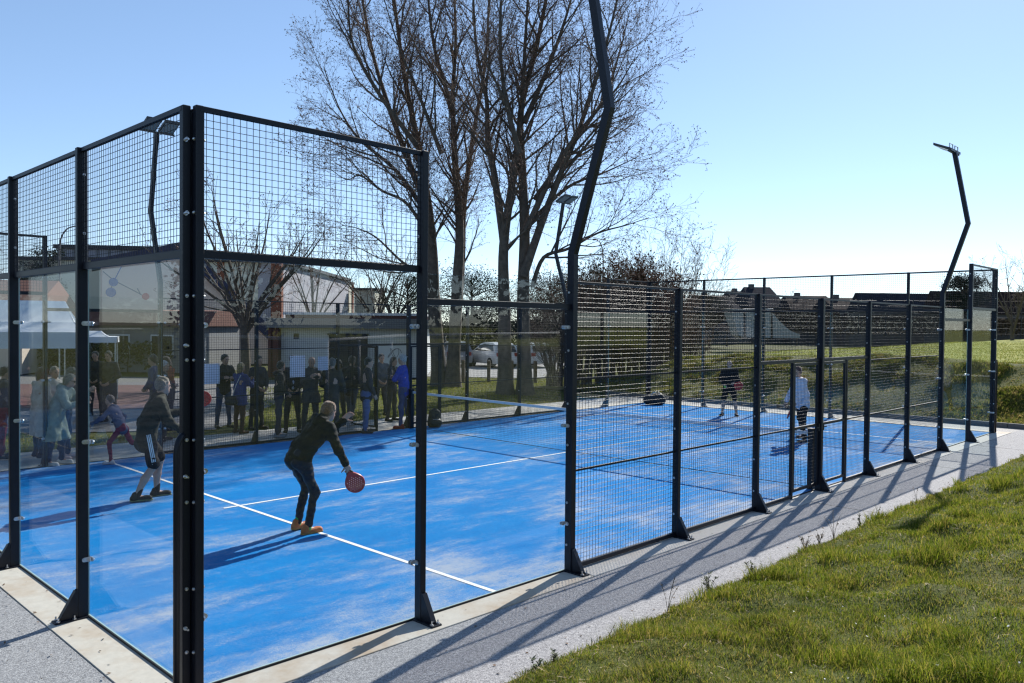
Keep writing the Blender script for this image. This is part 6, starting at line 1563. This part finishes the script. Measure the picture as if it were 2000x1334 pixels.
# parked cars
M['car_white'] = mat('white_car_paint', (.62, .63, .64), .25, spec=.6); M['car_grey'] = mat('silver_car_paint', (.30, .31, .33), .28, .4); M['car_glass'] = mat('car_window', (.012, .015, .018), .06); M['tyre'] = mat('tyre', (.012, .012, .012), .85); M['tail'] = mat('tail_lamp', (.25, .01, .01), .3)
def car(px, dep, turn, paint, label):
    x, y = flat(px, dep); o = empty('parked_car', (x, y, -.035), math.atan2(RT[1], RT[0]) + turn, label, 'car', 'cars in the car park')
    # side profile (length x height), hatchback
    prof = [(-2.05, .28), (-2.08, .62), (-1.98, .92), (-1.72, 1.36), (-1.30, 1.49), (-.2, 1.51), (.35, 1.42), (1.02, 1.0), (1.75, .88), (2.02, .70), (2.06, .34), (1.9, .24), (-1.9, .24)]
    wd = [.80, .83, .83, .66, .60, .60, .62, .78, .80, .76, .74, .76, .78]
    mb = MB(); n = len(prof); mb.add([(p[0], w_, p[1]) for p, w_ in zip(prof, wd)] + [(p[0], -w_, p[1]) for p, w_ in zip(prof, wd)], [tuple(range(n)), tuple(range(2 * n - 1, n - 1, -1))] + [(i, n + i, n + (i + 1) % n, (i + 1) % n) for i in range(n)])
    b = mb.build('body', paint, o)
    for s in (1, -1):
        mb = MB(); q = [(-1.62, .72, 1.0), (-1.42, .635, 1.36), (-.25, .622, 1.42), (.28, .645, 1.34), (.85, .785, 1.0)]; mb.prism([(a, s * (c + .012), d) for a, c, d in q], (0, s * .006, 0)); mb.build('side_window', M['car_glass'], o)
        mb = MB(); mb.bbox((-2.085, s * .60 - .14, .70), (-2.0, s * .60 + .14, .92), .01); mb.build('tail_lamp', M['tail'], o)
        for wx in (-1.28, 1.28):
            mb = MB(); mb.cyl((wx, s * .62, .31), (wx, s * .85, .31), .31, 18); wh = mb.build('wheel', M['tyre'], o, False); mb = MB(); mb.cyl((wx, s * .851, .31), (wx, s * .865, .31), .19, 14); mb.build('rim', M['zinc'], wh)
    mb = MB(); mb.prism([(-2.0, -.60, .97), (-2.0, .60, .97), (-1.76, .56, 1.33), (-1.76, -.56, 1.33)], (-.025, 0, .01)); mb.build('rear_window', M['car_glass'], o)
    mb = MB(); mb.prism([(1.0, -.62, 1.03), (1.0, .62, 1.03), (.40, .56, 1.42), (.40, -.56, 1.42)], (.03, 0, .02)); mb.build('windscreen', M['car_glass'], o)
    mb = MB(); mb.box((-2.11, -.25, .62), (-2.085, .25, .74)); mb.build('number_plate', M['car_white'], o)
    return o
car(962, 50, R(118), M['car_white'], 'white hatchback parked beyond the tall tree trunks, its tail towards us')
car(890, 51, R(100), M['car_grey'], 'silver car parked to the left of the white hatchback, behind the mesh')
car(822, 49, R(80), M['car_white'], 'white car parked furthest left, behind the second foreground post')
car(1034, 51, R(112), M['car_white'], 'white van-like car parked at the right of the tree trunks')

# street lamps and thin poles
M['pole'] = mat('grey_lamp_pole', (.10, .105, .11), .5)
def lamp_post(px, dep, h, arm, label, r=.06):
    x, y = flat(px, dep); o = empty('lamp_post', (x, y, 0), math.atan2(RT[1], RT[0]), label, 'lamp post', 'lamp posts in the distance')
    mb = MB(); mb.tube(smooth_line([(0, 0, -.1), (0, 0, h * .6), (0, 0, h * .86), (arm * .35, 0, h * .97), (arm, 0, h)], 17), np.linspace(r, r * .55, 17), 8); mb.build('pole', M['pole'], o, True)
    mb = MB(); mb.bbox((min(arm, arm * 1.35), -.1, h - .06), (max(arm, arm * 1.35), .1, h + .04), .02); mb.build('lamp_head', M['darkdoor'], o)
lamp_post(117, 46, zat(135, 441, 46), 1.05, 'curved street lamp at the left, seen through the mesh')
lamp_post(1176, 62, zat(1165, 468, 62), -.6, 'thin curved street lamp right of the big mast')
lamp_post(310, 60, zat(310, 571, 60), .35, 'short lamp on a thin post in front of the painted gable')

# low timber posts between lawn and car park
M['timber'] = mat('weathered_timber', (.16, .12, .085), .9, var=.3, scale=8)
for i, px in enumerate((860, 905, 955, 1000, 1046)):
    x, y = flat(px, 36.5 + (i % 2) * .3); o = empty('timber_post', (x, y, -.06), R(20 * i), ['timber post in front of the car park, far left of five', 'timber post in front of the silver car', 'timber post in front of the white hatchback', 'timber post between the two tall trees', 'timber post furthest right before the car park'][i], 'post', 'timber posts beside the car park')
    mb = MB(); mb.bbox((-.07, -.07, 0), (.07, .07, 1.0), .015); mb.build('shaft', M['timber'], o)

# tubular goal behind the photographer, mirrored in the court glass
M['white_tube'] = mat('white_tube', (.70, .70, .70), .4)
def mirrored(px, py, dep): p = at(px, py, dep); return np.array([p[0], -p[1], p[2]])
fr = empty('tubular_rail', (*mirrored(640, 665, 17)[:2], 0), 0, 'pale tubular rail with posts, seen as a reflection in the side glass', 'rail'); o_ = mirrored(640, 665, 17); o_[2] = 0
pts = [mirrored(380, 654, 21) - o_, mirrored(640, 665, 17) - o_, mirrored(790, 655, 25) - o_, mirrored(1115, 649, 38) - o_]
mb = MB()
for a, b in zip(pts[:-1], pts[1:]): mb.cyl(a, b, .045, 10)
mb.build('top_tube', M['white_tube'], fr, True)
for px, py, dp in ((640, 665, 17), (702, 661, 20.3), (765, 656, 23.6), (400, 655, 20.6), (870, 654, 28)):
    p = mirrored(px, py, dp) - o_; zb = float(near_z(p[0] + o_[0], p[1] + o_[1])); mb = MB(); mb.cyl((p[0], p[1], zb - .1), (p[0], p[1], p[2]), .035, 10); mb.build('upright', M['white_tube'], fr, True)
# dark trees and hedge behind the photographer, mirrored in the glass
for i, (x, y, h, w_) in enumerate(((2, -46, 8, 9), (12, -44, 9, 10), (23, -46, 7.5, 9), (34, -42, 8.5, 9), (47, -40, 8, 10), (62, -38, 8, 10))):
    d_ = np.array([x, y]) - CAM[:2]
    root = evergreen(1000, 30, h, w_, ['first', 'second', 'third', 'fourth', 'fifth', 'sixth'][i] + ' dark tree of the row behind the photographer, seen only as a reflection', 90 + i, .05, 2600, .34, m='needle', group='trees mirrored in the glass')
    root.location = (x, y, .9)
